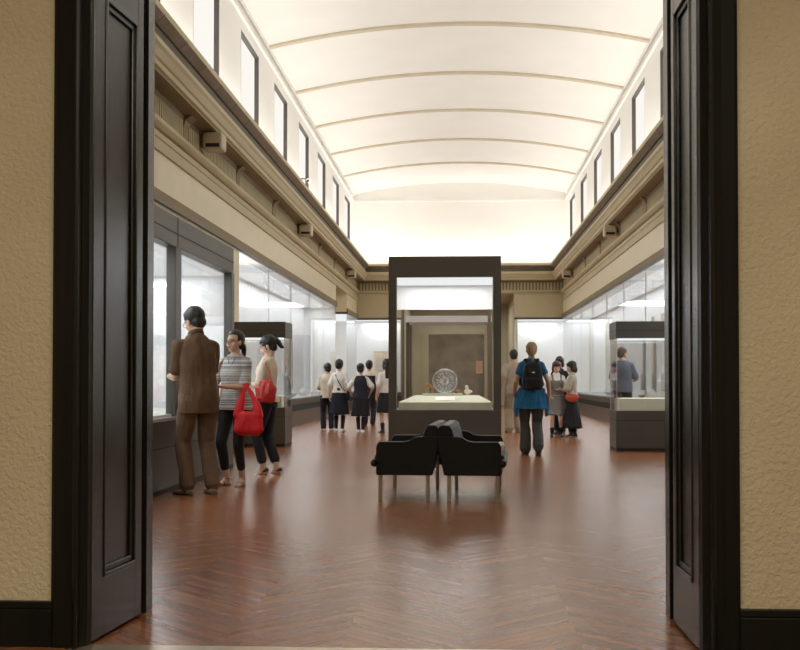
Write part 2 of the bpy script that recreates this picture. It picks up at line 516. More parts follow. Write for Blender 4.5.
# casings, jambs
def casing(s, xo, xi):
    """profiled architrave; s=-1 left, +1 right; xo outer edge, xi inner edge"""
    b = BM()
    w = abs(xo - xi)
    P = [(0, 4.5), (0, 4.465), (.015, 4.455), (w * .45, 4.45), (w * .47, 4.435), (w * .66, 4.43), (w * .68, 4.415), (w * .74, 4.405), (w * .80, 4.41), (w * .82, 4.45), (w * .97, 4.47), (w, 4.5)]
    pts = [(xo - s * u, y) for u, y in P]
    prism(b, pts, 'z', 0, 3.62)
    return b
o = struct('trim_30', casing(-1, -1.690, -1.535), M_casing)
o = struct('trim_31', casing(1, 1.108, .955), M_casing)
b = BM(); box(b, -1.690, 1.108, 4.43, 4.5, 3.42, 3.64); struct('trim_32', b, M_door)
b = BM()
box(b, DX0 - .01, -1.572, 4.49, 5.14, 0, 3.42); box(b, .985, DX1 + .01, 4.49, 5.14, 0, 3.42); box(b, -1.6, 1.0, 4.47, 5.2, 3.42, 3.46)
box(b, -1.62, -1.487, 5.14, 5.24, 0, 3.42); box(b, .955, 1.02, 5.14, 5.24, 0, 3.42)
struct('trim_33', b, M_door)
b = BM(); box(b, -4.5, -1.690, 4.46, 4.5, 0, .155); box(b, -4.5, -1.690, 4.47, 4.5, .155, .185); struct('baseboard_left', b, M_casing, bevel=.004)
b = BM(); box(b, 1.108, 4.5, 4.46, 4.5, 0, .155); box(b, 1.108, 4.5, 4.47, 4.5, .155, .185); struct('baseboard_right', b, M_casing, bevel=.004)
b = BM(); box(b, -1.6, 1.0, 4.40, 4.50, 0, .006); struct('trim_34', b, M_brass)
# folded panelled door leaves
def leaf(n, x, s, ya, yb, rot):
    """leaf standing against the reveal; face at x looking towards +s"""
    b = BM()
    st = .095; T = .045
    def bx(u0, u1, z0, z1, d0, d1):
        xs = sorted((s * (d0 - .03), s * (d1 - .03))); box(b, xs[0], xs[1], u0 - ya, u1 - ya, z0, z1)
    z0, z1 = .015, 3.38
    bx(ya, ya + st * 1.25, z0, z1, 0, .03); bx(yb - st * .75, yb, z0, z1, 0, .03)
    ra, rb_ = ya + st * 1.25, yb - st * .75
    bx(ra, rb_, z0, .26, 0, .0299); bx(ra, rb_, 2.75, 2.95, 0, .0299); bx(ra, rb_, 3.28, z1, 0, .0299)
    bx(ra, rb_, .26, 2.75, 0, .012); bx(ra, rb_, 2.95, 3.28, 0, .012)
    o = struct('door_%d' % n, b, M_door, bevel=.003); o.location = (x, ya, 0); o.rotation_euler = (0, 0, rot)
    b = BM()
    pa, pb = ya + st * 1.25, yb - st * .75
    for (za, zb) in ((.26, 2.75), (2.95, 3.28)):
        for (u0, u1, v0, v1) in ((pa, pa + .02, za, zb), (pb - .02, pb, za, zb), (pa, pb, za, za + .02), (pa, pb, zb - .02, zb)):
            bx(u0, u1, v0, v1, .012, .036)
        for (u0, u1, v0, v1) in ((pa + .02, pa + .045, za + .02, zb - .02), (pb - .045, pb - .02, za + .02, zb - .02), (pa + .02, pb - .02, za + .02, za + .045), (pa + .02, pb - .02, zb - .045, zb - .02)):
            bx(u0, u1, v0, v1, .012, .024)
    link('panel_moulding', b, M_door, o, bevel=.004)
    return o
leaf(1, -1.532, 1, 4.50, 5.06, R(-4.6))
dr = leaf(2, .953, -1, 4.50, 5.04, 0)
b = BM(); box(b, -.05, -.001, .02, .07, 2.74, 2.765); link('door_latch', b, M_plinth, dr)
# ------------------------------------------------------------------ display cases
M_diff = emis('case light diffuser', (.97, .985, 1.), .95)
def wall_case(label, x0, x1, y0, y1, face, breaks, name='wall_display_case', ztop=3.44, both=False):
    """built-in case; face: '+x' (front at x1), '-x' (front at x0), '-y' (front at y0)"""
    cx, cy = (x0 + x1) / 2, (y0 + y1) / 2
    t = empty(name, label, 'display case', (cx, cy, 0), group='built-in wall display cases')
    def B(n, m, xa, xb, ya, yb, za, zb, bev=0.):
        b = BM(); box(b, xa - cx, xb - cx, ya - cy, yb - cy, za, zb); return link(n, b, m, t, bevel=bev)
    def inset(i):
        return (x0, x1 - i if face == '+x' else x1, y0 + (i if face == '-y' or both else 0), y1) if face != '-x' else (x0 + i, x1, y0, y1)
    B('plinth', M_plinth, *inset(.0), 0, .34)
    B('shadow_gap', M_black, *inset(.06), .34, .50)
    B('sill', M_case, *inset(.0), .50, .635, .004)
    B('case_floor', M_deck, *inset(.03), .635, .66)
    # linings
    b = BM()
    e = .03
    if face == '+x':
        box(b, x0, x0 + e, y0, y1, .66, ztop); (box(b, x0, x1 - .02, y1 - e, y1, .66, ztop) if not both else 0)
        if not both: box(b, x0, x1 - .02, y0, y0 + e, .66, ztop)
    elif face == '-x':
        box(b, x1 - e, x1, y0, y1, .66, ztop); box(b, x0 + .02, x1, y0, y0 + e, .66, ztop); 0
    else:
        box(b, x0, x1, y1 - e, y1, .66, ztop); box(b, x0, x0 + e, y0 + .02, y1, .66, ztop) if x0 > 0 else box(b, x1 - e, x1, y0 + .02, y1, .66, ztop)
    bmesh.ops.translate(b, verts=b.verts, vec=(-cx, -cy, 0))
    link('white_lining', b, M_casewhite, t)
    B('light_diffuser', M_diff, x0 + .05, x1 - .05, y0 + .05, y1 - .05, ztop - .03, ztop)
    if face in '+x-x':
        xg = (x1 - .012, x1) if face == '+x' else (x0, x0 + .012)
        for a, c in zip(breaks, breaks[1:]):
            B('glass_pane', M_glass, xg[0], xg[1], a + .004, c - .004, .635, ztop)
        for a in breaks[1:-1]:
            B('pane_joint', M_joint, xg[0], xg[1], a - .004, a + .004, .635, ztop)
    if face == '-y' or both:
        B('glass_pane', M_glass, x0 if both else max(x0, -3.99), min(x1 - .013, 3.86), y0, y0 + .012, .635, ztop)
    return t
wall_case('long white-lit wall case on the left wall behind the visitors', -5.05, -4.0, 19.62, 34.86, '+x', [19.62, 22.7, 25.7, 28.8, 31.8, 34.86])
wall_case('short corner wall case past the side opening, far left', -5.05, -4.0, 38.2, 41.995, '+x', [38.21, 41.99], both=True)
wall_case('white-lit wall case left of the end doorway', -5.05, -2.22, 42.0, 43.05, '-y', [])
wall_case('white-lit wall case right of the end doorway', 2.02, 4.95, 42.0, 43.05, '-y', [])
wall_case('long white-lit wall case running down the right wall', 3.85, 4.95, 14.0, 41.995, '-x', [14.0, 17.1, 20.2, 23.3, 26.4, 29.5, 32.6, 35.7, 38.8, 41.99])
# wall pieces closing the gap before the left case
b = BM(); box(b, -5.1, -4.0, Y0, 19.6, 0, TOP); struct('wall_left_solid', b, M_cream)
b = BM(); box(b, 3.85, 5.0, Y0, 13.98, 0, TOP); struct('wall_right_solid', b, M_cream)
area('wall case light left', (-4.5, 27.3, 3.38), (.7, 14.6), 225, (.93, .97, 1.))
area('wall case light right', (4.4, 28.0, 3.38), (.7, 27.), 370, (.93, .97, 1.))
area('wall case light corner', (-4.5, 40.0, 3.38), (.7, 3.2), 28, (.93, .97, 1.))
area('wall case light end left', (-3.1, 42.55, 3.35), (1.5, .8), 15, (.93, .97, 1.))
area('wall case light end right', (2.9, 42.55, 3.35), (1.5, .8), 15, (.93, .97, 1.))

# framed dark case on the near left
def near_case():
    x0, x1, y0, y1 = -3.98, -2.87, 7.9, 13.72
    cx, cy = (x0 + x1) / 2, (y0 + y1) / 2
    t = empty('framed_display_case', 'tall dark-framed glass display case the man in brown looks into', 'display case', (cx, cy, 0))
    def B(n, m, xa, xb, ya, yb, za, zb, bev=.004, par=t):
        b = BM(); box(b, xa - cx, xb - cx, ya - cy, yb - cy, za, zb); return link(n, b, m, par, bevel=bev)
    bs = B('base', M_case, x0, x1, y0, y1, 0, .70)
    B('kick_board', M_black, x1 - .001, x1 + .004, y0, y1, 0, .05, 0)
    b = BM()
    for z in (.44,): box(b, x1 - cx - .001, x1 - cx + .003, y0 - cy, y1 - cy, z, z + .008)
    link('base_seam', b, M_black, t)
    B('sill', M_joint, x1 - .03, x1 + .012, y0, y1, .70, .735)
    B('case_floor', M_deck, x0 + .03, x1 - .03, y0 + .03, y1 - .03, .70, .76)
    hd = B('head', M_case, x0, x1, y0, y1, 2.44, 2.75)
    b = BM(); box(b, x1 - cx - .001, x1 - cx + .004, y0 - cy, y1 - cy, 2.575, 2.583)
    for y in (10.98,): box(b, x1 - cx - .001, x1 - cx + .004, y - cy, y - cy + .01, 2.44, 2.75)
    link('head_seam', b, M_black, hd)
    ys = [7.9, 10.9, 13.55]
    for a, w in ((7.9, .12), (10.88, .22), (13.56, .16)):
        B('post', M_case, x1 - .09, x1 + .01, a, a + w, .735, 2.44)
    B('glass_pane', M_glass, x1 - .05, x1 - .038, 8.02, 10.88, .735, 2.44, 0)
    B('glass_pane', M_glass, x1 - .05, x1 - .038, 11.1, 13.56, .735, 2.44, 0)
    b = BM()
    box(b, x0 - cx, x0 - cx + .03, y0 - cy, y1 - cy, .76, 2.44); box(b, x0 - cx, x1 - cx - .09, y1 - cy - .04, y1 - cy, .76, 2.44); box(b, x0 - cx, x1 - cx - .09, y0 - cy, y0 - cy + .04, .76, 2.44)
    link('white_lining', b, M_casewhite, t)
    B('light_diffuser', M_diff, x0 + .05, x1 - .12, y0 + .05, y1 - .05, 2.415, 2.44, 0)
    area('near case light', ((x0 + x1) / 2 - .05, cy, 2.40), (.8, 5.5), 62, (.93, .97, 1.))
near_case()

def free_case(label, x0, x1, y0, y1, zb, zg, zt, glass_in=.012, power=6, platform=True):
    cx, cy = (x0 + x1) / 2, (y0 + y1) / 2
    t = empty('freestanding_display_case', label, 'display case', (cx, cy, 0))
    w, d = (x1 - x0) / 2, (y1 - y0) / 2
    b = BM(); box(b, -w, w, -d, d, .05, zb); bs = link('base', b, M_case, t, bevel=.004)
    b = BM(); box(b, -w + .006, w - .006, -d + .006, d - .006, .0, .05); link('kick_board', b, M_black, t)
    b = BM(); box(b, -w - .002, w + .002, -d - .002, d + .002, zb * .76, zb * .76 + .007); link('base_seam', b, M_black, t)
    b = BM(); box(b, -w, w, -d, d, zg, zt); link('cap', b, M_case, t, bevel=.004)
    b = BM(); box(b, -w - .002, w + .002, -d - .002, d + .002, zg + (zt - zg) * .45, zg + (zt - zg) * .45 + .006); link('cap_seam', b, M_black, t)
    g = glass_in
    for n, (a, c, e, f) in (('glass_pane', (-w + g, w - g, -d + g, -d + g + .01)), ('glass_pane', (-w + g, w - g, d - g - .01, d - g)),
                            ('glass_pane', (-w + g, -w + g + .01, -d + g + .011, d - g - .011)), ('glass_pane', (w - g - .01, w - g, -d + g + .011, d - g - .011))):
        b = BM(); box(b, a, c, e, f, zb, zg); link(n, b, M_glass, t)
    for sx in (-1, 1):
        for sy in (-1, 1):
            b = BM(); xx = sx * (w - g - .003); yy = sy * (d - g - .003); box(b, xx - .005, xx + .005, yy - .005, yy + .005, zb, zg); link('glass_edge', b, M_joint, t)
    b = BM(); box(b, -w + .06, w - .06, -d + .06, d - .06, zg - .012, zg); link('light_diffuser', b, M_diff, t)
    if platform:
        b = BM(); box(b, -w + .07, w - .07, -d + .07, d - .07, zb, zb + .19); link('platform', b, M_linen, t, bevel=.006)
    area('case light', (cx, cy, zg - .03), (2 * w - .2, 2 * d - .2), power, (1, .98, .93))
    return t
free_case('dark freestanding glass case behind the two women, left side', -3.85, -2.895, 17.96, 18.72, .645, 1.80, 2.06)
free_case('dark freestanding glass case at the right edge of the hall', 2.375, 3.32, 17.1, 17.86, .625, 1.745, 2.005)

def centre_case():
    x0, x1, y0, y1 = -1.19, .645, 17.92, 19.42
    cx, cy = (x0 + x1) / 2, (y0 + y1) / 2
    t = empty('tower_display_case', 'tall dark central display case holding the glass dish', 'display case', (cx, cy, 0))
    w, d = (x1 - x0) / 2, (y1 - y0) / 2
    zb, zg, zt = .61, 2.78, 3.12
    b = BM(); box(b, -w, w, -d, d, 0, zb); link('base', b, M_case, t, bevel=.005)
    b = BM(); box(b, -w, w, -d, d, zg, zt); link('head', b, M_case, t, bevel=.005)
    f = .125
    for sx in (-1, 1):
        b = BM(); xs = sorted((sx * w, sx * (w - f))); box(b, xs[0], xs[1], -d, -d + .09, zb, zg); link('front_post', b, M_case, t)
        xs = sorted((sx * w, sx * (w - .05)))
        for za, zc in ((zb, zb + .03), (zg - .03, zg)):
            b = BM(); box(b, xs[0], xs[1], -d + .09, d, za, zc); link('side_rail', b, M_case, t)
        b = BM(); xs = sorted((sx * (w - .13), sx * (w - .185))); box(b, xs[0], xs[1], d - .07, d, zb, 2.34); link('rear_post', b, M_plinth, t)
        b = BM(); xs = sorted((sx * w, sx * (w - .012))); box(b, xs[0], xs[1], -d + .1, d - .02, zb + .03, zg - .03); link('glass_pane', b, M_glass, t)
    b = BM(); box(b, -w + f, w - f, -d + .035, -d + .047, zb, zg); link('glass_pane', b, M_glass, t)
    b = BM(); box(b, -w + .02, w - .02, d - .03, d - .018, zb, 2.34); link('glass_pane', b, M_glass, t)
    b = BM(); box(b, -w + .02, w - .02, d - .035, d - .012, 2.34, zg); link('white_valance', b, M_casewhite, t)
    b = BM(); box(b, -w + .05, w - .05, -d + .1, d - .05, zg - .012, zg); link('light_diffuser', b, M_diff, t)
    for sx in (-1, 1):
        b = BM(); xs = sorted((sx * (w - f - .012), sx * (w - f))); box(b, xs[0], xs[1], -d + .05, -d + .06, zb, zg); link('glass_edge', b, M_joint, t)
    # hipped linen platform
    b = BM()
    lo_ = [(-1.03, 18.03), (.495, 18.03), (.495, 19.3), (-1.03, 19.3)]; hi_ = [(-.80, 18.42), (.30, 18.42), (.30, 19.1), (-.80, 19.1)]
    A = [b.verts.new((x - cx, y - cy, zb)) for x, y in lo_]; Bv = [b.verts.new((x - cx, y - cy, .735)) for x, y in lo_]; C = [b.verts.new((x - cx, y - cy, .835)) for x, y in hi_]
    for a, c in ((A, Bv), (Bv, C)):
        for i in range(4): b.faces.new((a[i], a[(i + 1) % 4], c[(i + 1) % 4], c[i]))
    b.faces.new(C); b.faces.new(A[::-1])
    link('platform', b, M_linen, t, bevel=.004)
    area('centre case light', (cx, cy, 2.74), (1.4, 1.1), 24, (1, .99, .96))
    area('centre case rear light', (cx, 19.0, 2.74), (1.5, .3), 10, (1, .99, .96))
centre_case()
M_clear = glass_mat('cut glass', (.93, .95, .97), .12, .9)
M_cut = glass_mat('cut glass relief', (.86, .89, .95), .45, .5)
def dish():
    t = empty('glass_dish', 'round clear cut-glass dish standing upright on the platform', 'dish', (-.28, 18.62, .872))
    r = .205
    b = BM(); lathe(b, [(.001, -.012), (.09, -.010), (.15, .004), (r, .022), (r, .032), (.15, .014), (.09, 0), (.001, -.002)], seg=40)
    bmesh.ops.rotate(b, verts=b.verts, cent=(0, 0, 0), matrix=Matrix.Rotation(R(78), 3, 'X')); bmesh.ops.translate(b, verts=b.verts, vec=(0, 0, r))
    link('bowl', b, M_clear, t, smooth=True)
    b = BM()
    for i in range(16):
        a = 2 * math.pi * i / 16
        for r0, r1, w in ((.035, .085, .009), (.105, .155, .011)):
            aa = a + (.2 if r0 > .1 else 0)
            ell(b, (math.cos(aa) * (r0 + r1) / 2, math.sin(aa) * (r0 + r1) / 2, .012 if r0 < .1 else .02), ((r1 - r0) / 2, w, .006), Matrix.Rotation(aa, 3, 'Z'), 8, 6)
    bmesh.ops.rotate(b, verts=b.verts, cent=(0, 0, 0), matrix=Matrix.Rotation(R(78), 3, 'X')); bmesh.ops.translate(b, verts=b.verts, vec=(0, 0, r))
    link('cut_relief', b, M_cut, t, smooth=True)
    b = BM()
    n = 40
    for i in range(n):
        a0, a1 = 2 * math.pi * i / n, 2 * math.pi * (i + 1) / n
        cone(b, (r * math.cos(a0), r * math.sin(a0), .027), .007, (r * math.cos(a1), r * math.sin(a1), .027), .007, seg=6, cap=1)
    bmesh.ops.rotate(b, verts=b.verts, cent=(0, 0, 0), matrix=Matrix.Rotation(R(78), 3, 'X')); bmesh.ops.translate(b, verts=b.verts, vec=(0, 0, r))
    link('rim', b, M_cut, t, smooth=True)
dish()
b = BM(); box(b, -.66, .02, 18.5, 18.78, .837, .872); tag(link('display_tray', b, M_linen, bevel=.004), 'low pale tray under the glass dish', 'tray')
def stand():
    t = empty('wooden_stand', 'small amber wooden stand left of the glass dish', 'stand', (-.56, 18.63, .873))
    b = BM(); box(b, -.09, .09, -.06, .06, .09, .11); link('top', b, M_wood, t, bevel=.004)
    for sx in (-1, 1):
        b = BM(); prism(b, [(sx * .08, 0), (sx * .055, 0), (sx * .05, .05), (sx * .062, .09), (sx * .085, .09)], 'y', -.05, .05); link('leg', b, M_wood, t)
    b = BM(); prism(b, [(-.06, .11), (-.03, .16), (.0, .17), (.05, .14), (.07, .11)], 'y', -.04, .04); link('carved_piece', b, M_wood, t, bevel=.01)
stand()
b = BM(); lathe(b, [(.02, 0), (.035, .004), (.045, .03), (.042, .05), (.03, .06), (.001, .062)], -.085, 18.6)
bmesh.ops.translate(b, verts=b.verts, vec=(0, 0, .873)); tag(link('incense_box', b, mat('red brown lacquer', (.38, .09, .05), rough=.3), smooth=True), 'tiny red brown round box right of the glass dish', 'box')
b = BM(); cone(b, (0, 0, .0), (.05, .035), (0, 0, .05), (.035, .028), (1, 0, 0)); ell(b, (-.012, 0, .095), (.03, .026, .034)); ell(b, (.05, 0, .02), (.035, .03, .022)); cone(b, (-.03, 0, .04), .014, (-.05, -.01, .02), .01)
o = remesh('porcelain_figurine', b, mat('pinkish porcelain', (.80, .70, .62), rough=.3), None, .005, 3); o.location = (.10, 18.58, .885); tag(o, 'small pale porcelain figurine at the right of the glass dish', 'figurine')
b = BM(); prism(b, [(18.12, .762), (18.34, .818), (18.34, .822), (18.12, .766)], 'x', -.43, -.11); tag(link('caption_card', b, M_card), 'white caption card on the slope below the glass dish', 'card')

def rear_case():
    x0, x1, y0, y1 = -1.21, .66, 24.0, 25.3
    cx, cy = (x0 + x1) / 2, (y0 + y1) / 2; w, d = (x1 - x0) / 2, (y1 - y0) / 2
    t = empty('glass_display_case', 'lower glass case seen through the tall central case', 'display case', (cx, cy, 0))
    b = BM(); box(b, -w, w, -d, d, 0, .62); link('base', b, M_case, t, bevel=.004)
    b = BM(); box(b, -w, w, -d, d, 2.36, 2.5); link('cap', b, M_casewhite, t, bevel=.004)
    for sx in (-1, 1):
        for sy in (-1, 1):
            b = BM(); xs = sorted((sx * w, sx * (w - .07))); ys = sorted((sy * d, sy * (d - .05))); box(b, xs[0], xs[1], ys[0], ys[1], .62, 2.36); link('post', b, M_plinth, t)
    for s in (-1, 1):
        b = BM(); ys = sorted((s * (d - .02), s * (d - .03))); box(b, -w + .07, w - .07, ys[0], ys[1], .62, 2.36); link('glass_pane', b, M_glass, t)
    for s in (-1, 1):
        b = BM(); xs = sorted((s * (w - .02), s * (w - .03))); box(b, xs[0], xs[1], -d + .05, d - .05, .62, 2.36); link('glass_pane', b, M_glass, t)
rear_case()

# exhibits in the wall cases
def scroll(label, face, x, y, z0, z1, w, group='hanging scrolls in the right wall case', body=M_scrollgrey, paper=M_paper):
    t = empty('hanging_scroll', label, 'scroll', (x, y, z0), R(90) if face == 'x' else 0, group)
    h = z1 - z0
    b = BM(); box(b, -w / 2, w / 2, -.004, .004, 0, h); link('mount', b, body, t)
    b = BM(); box(b, -w * .36, w * .36, -.009, .009, h * .22, h * .78); link('painting', b, paper, t)
    b = BM(); cone(b, (-w / 2 - .04, 0, 0), .018, (w / 2 + .04, 0, 0), .018, (0, 1, 0)); link('roller', b, M_plinth, t, smooth=True)
    b = BM(); cone(b, (-w / 2, 0, h), .009, (w / 2, 0, h), .009, (0, 1, 0)); link('top_rod', b, M_plinth, t, smooth=True)
for i, (y, w, m, p, lab) in enumerate(((24.6, .42, M_scrollpale, M_paper, 'pale pink hanging scroll, nearest in the right wall case'), (25.7, .30, M_scrollgrey, M_card, 'narrow grey hanging scroll, second from the near end of the right wall case'),
        (26.9, .46, M_scrollpale, M_card, 'wide pale hanging scroll, third along the right wall case'), (28.3, .34, M_scrollgrey, M_paper, 'grey hanging scroll with tan painting, fourth along the right wall case'),
        (30.0, .4, M_scrollgrey, M_card, 'grey bordered hanging scroll, farthest in the right wall case'))):
    scroll(lab, 'x', 4.86, y, .85, 2.7, w, body=m, paper=p)
scroll('narrow dark hanging scroll in the left wall case', 'x', -4.97, 32.0, .85, 2.25, .42, 'hanging scrolls on the left', body=M_plinth, paper=M_scrollgrey)
scroll('tan hanging scroll in the case left of the end doorway', 'y', -3.15, 42.95, 1.2, 2.2, .52, 'hanging scroll by the doorway', body=M_paper, paper=M_scrollpale)
def pot(label, x, y, z, s, m, prof, cat='jar', nm='ceramic_jar', group=None):
    b = BM(); lathe(b, [(r * s, h * s) for r, h in prof]); o = link(nm, b, m, smooth=True); o.location = (x, y, z); tag(o, label, cat, group); return o
JAR = [(.05, 0), (.09, .03), (.11, .10), (.10, .16), (.05, .20), (.055, .23), (.045, .225), (.04, .2), (.001, .2)]
BOWL = [(.03, 0), (.035, .015), (.07, .04), (.09, .08), (.085, .08), (.06, .04), (.001, .025)]
M_cel = mat('celadon glaze', (.45, .52, .44), rough=.25); M_ind = mat('blue white porcelain', (.62, .66, .74), rough=.25, var=.4, scale=30); M_brn = mat('brown iron glaze', (.16, .08, .04), rough=.3); M_wht = mat('white porcelain', (.82, .80, .76), rough=.25)
for x, y, s, m, pr, lab, nm, ct in ((-4.35, 24.4, 1., M_ind, JAR, 'blue and white jar in the left wall case beside the ponytailed woman', 'ceramic_jar', 'jar'),
        (-4.4, 26.6, 1., M_wht, BOWL, 'white bowl, nearest bowl in the left wall case', 'ceramic_bowl', 'bowl'), (-4.4, 28.6, 1.1, M_cel, BOWL, 'grey green bowl farther along the left wall case', 'ceramic_bowl', 'bowl'), (-4.4, 30.4, 1., M_wht, JAR, 'white jar at the far end of the left wall case', 'ceramic_jar', 'jar'),
        (4.3, 25.2, 1., M_wht, JAR, 'small white jar on the right wall case floor below the near scrolls', 'ceramic_jar', 'jar'), (4.3, 26.6, 1., M_brn, BOWL, 'dark brown bowl in the right wall case', 'ceramic_bowl', 'bowl'), (4.3, 29.5, 1., M_cel, BOWL, 'grey green bowl in the right wall case beyond the freestanding case', 'ceramic_bowl', 'bowl'), (4.3, 32.5, 1.1, M_ind, JAR, 'blue and white jar in the far half of the right wall case', 'ceramic_jar', 'jar')):
    pot(lab, x, y, .661, s, m, pr, ct, nm)
b = BM(); box(b, .72, 1.06, 54.95, 54.998, 1.42, 2.06); tag(link('picture_panel', b, mat('faded pink panel', (.62, .36, .25), rough=.8), bevel=.01), 'small faded pink panel on the far gallery wall beyond the doorway', 'picture')

# ------------------------------------------------------------------ bench: two sofas back to back
def sofa(label, s):
    t = empty('double_sofa', label, 'sofa', (-.178, 10.62, 0), R(-3), 'black leather sofas back to back')
    X = lambda u: s * (.597 - u)      # u = distance from the outer front edge
    L2 = .655
    for a, c in ((-L2, -L2 + .085), (L2 - .085, L2)):
        pts = [(.03, .235), (.03, .50), (.055, .54), (.28, .54), (.33, .55), (.38, .58), (.42, .588), (.585, .588), (.60, .57), (.60, .50), (.545, .235)]
        b = BM(); prism(b, [(X(u), z) for u, z in pts], 'y', a, c)
        link('armrest', b, M_leather, t, bevel=.018)
    b = BM()
    pts = [(.02, .24), (.52, .24), (.52, .36), (.10, .37), (.03, .36)]
    prism(b, [(X(u), z) for u, z in pts], 'y', -L2 + .09, L2 - .09); link('seat_frame', b, M_leather, t, bevel=.01)
    for a in (-.56, .005):
        b = BM(); xs = sorted((X(.0), X(.44))); box(b, xs[0], xs[1], a, a + .555, .335, .42); link('seat_cushion', b, M_leather, t, bevel=.03)
    b = BM(); cone(b, (X(.015), -L2 - .006, .345), .035, (X(.015), L2 - .01, .345), .035, (1, 0, 0)); link('front_roll', b, M_leather, t, smooth=True)
    b = BM()
    n = 8; q = (2 * L2 - .04) / n
    for i in range(n):
        y = -L2 + .02 + q * i
        m = BM()
        prism(b, [(X(.40), .42), (X(.475), .66), (X(.50), .69), (X(.575), .69), (X(.60), .66), (X(.60), .42)], 'y', y + .002, y + q - .002)
        m.free()
    link('backrest', b, M_leather, t, bevel=.014)
    for u in (.065, .50):
        for yy in (-L2 + .06, L2 - .06):
            b = BM(); x = X(u); box(b, x - .018, x + .018, yy - .018, yy + .018, 0, .24); link('leg', b, M_steel, t, bevel=.003)
    b = BM(); x = X(.065); box(b, x - .012, x + .012, -L2 + .07, L2 - .07, .215, .24); link('side_rail', b, M_steel, t)
    return t
sofa('black leather sofa facing left, left half of the back-to-back pair', -1)
sofa('black leather sofa facing right, right half of the back-to-back pair', 1)
b = BM(); ell(b, (0, 0, .035), (.05, .10, .035)); ell(b, (.02, .05, .06), (.035, .06, .03)); ell(b, (.01, -.05, .05), (.03, .05, .04))  # small crumpled white shape at the seat edge, of no known kind
o = remesh('crumpled_white_shape', b, mat('semi-gloss white', (.75, .75, .75), rough=.35), None, .008, 1, wr=.012, wscale=(40, 40, 40)); o.location = (.345, 10.25, .432); tag(o, 'small crumpled white shape on the right sofa seat', 'bag')

# ------------------------------------------------------------------ cornice lamps, camera
def lamp(label, s, y):
    xw = XL if s > 0 else XR
    t = empty('cornice_spotlight', label, 'lamp', (xw, y, 4.58), 0, 'boxy beige spotlights under the cornice')
    xs = sorted((s * .10, s * .40)); b = BM(); box(b, xs[0], xs[1], -.17, .17, 0, .27); link('housing', b, M_lamp, t, bevel=.035)
    xs = sorted((s * .045, s * .12)); b = BM(); box(b, xs[0], xs[1], -.09, .09, .07, .22); link('bracket', b, M_beige_d, t)
    xs = sorted((s * .15, s * .36)); b = BM(); box(b, xs[0], xs[1], -.178, -.165, .035, .09); link('lens_slot', b, M_black, t)
for s, nm in ((1, 'left'), (-1, 'right')):
    for y, w in ((16.5, 'nearest the doorway'), (26.4, 'second from the doorway'), (37.4, 'farthest, near the end wall')):
        if s < 0 and y < 20: continue
        lamp('beige box spotlight under the %s cornice, %s' % (nm, w if s > 0 else w.replace('second from the doorway', 'the nearer one')), s, y + (.5 if s < 0 else 0))
def cctv():
    t = empty('security_camera', 'small security camera on an arm above the left cornice', 'camera', (-4.15, 27.5, 6.18))
    b = BM(); cone(b, (.0, 0, 0), .018, (.30, 0, 0), .015, (0, 1, 0)); link('arm', b, M_winframe, t, smooth=True)
    b = BM(); cone(b, (.30, .09, -.04), .05, (.30, -.07, -.05), .05, (1, 0, 0)); link('camera_body', b, M_card, t, smooth=True)
    b = BM(); cone(b, (.30, -.10, -.075), .035, (.30, -.125, -.08), .03, (1, 0, 0)); link('lens', b, M_black, t, smooth=True)
    b = BM(); box(b, .002, .02, -.04, .04, -.05, .05); link('wall_plate', b, M_winframe, t)
cctv()

# ------------------------------------------------------------------ lights
for s, x in ((-1, -3.86), (1, 3.71)):
    area('cove light', (x, 24.0, 5.56), (.3, 35.), COVE, (1, .968, .91), (R(180), R(s * -18), 0))
area('cove light end', (-.1, YE - .3, 5.56), (7., .3), COVE * .18, (1, .968, .91), (R(180), 0, 0))
area('front room fill light', (0, .2, 3.9), (3.5, 2.), FRONT, (1, .90, .73))  # unseen light added above the camera to brighten the doorway wall
area('vestibule lamp', (-.1, 45, 4.2), (2.5, 3.), 95, (1, .97, .90))
area('far gallery lamp', (0, 51.5, 3.95), (4, 3.), 150, (1, .93, .86))
area('side passage lamp', (-6., 36.5, 4.2), (1, 2.), 25, (1, .92, .8))
w = bpy.data.worlds.new('world'); scn.world = w; w.use_nodes = True
w.node_tree.nodes['Background'].inputs[0].default_value = (.9, .92, 1, 1)
w.node_tree.nodes['Background'].inputs[1].default_value = .05

# ------------------------------------------------------------------ camera
cam = bpy.data.cameras.new('camera'); co = bpy.data.objects.new('camera', cam); COL.objects.link(co)
co.location = (0, 0, 1.1)
cam.sensor_width = 36.; cam.lens = 1100 / 800 * 36.; cam.shift_y = 33 / 800.
cam.clip_end = 200
co.rotation_euler = (R(90) + math.atan(22 / 1100), 0, math.atan(61.5 / 1100))
scn.camera = co
scn.view_settings.view_transform = 'Standard'; scn.view_settings.look = 'None'
scn.view_settings.gamma = 1; scn.view_settings.use_curve_mapping = False
scn.view_settings.exposure = EXPO
scn.cycles.max_bounces = 12; scn.cycles.transparent_max_bounces = 24; scn.cycles.diffuse_bounces = 5; scn.cycles.glossy_bounces = 5
scn.cycles.sample_clamp_indirect = 6
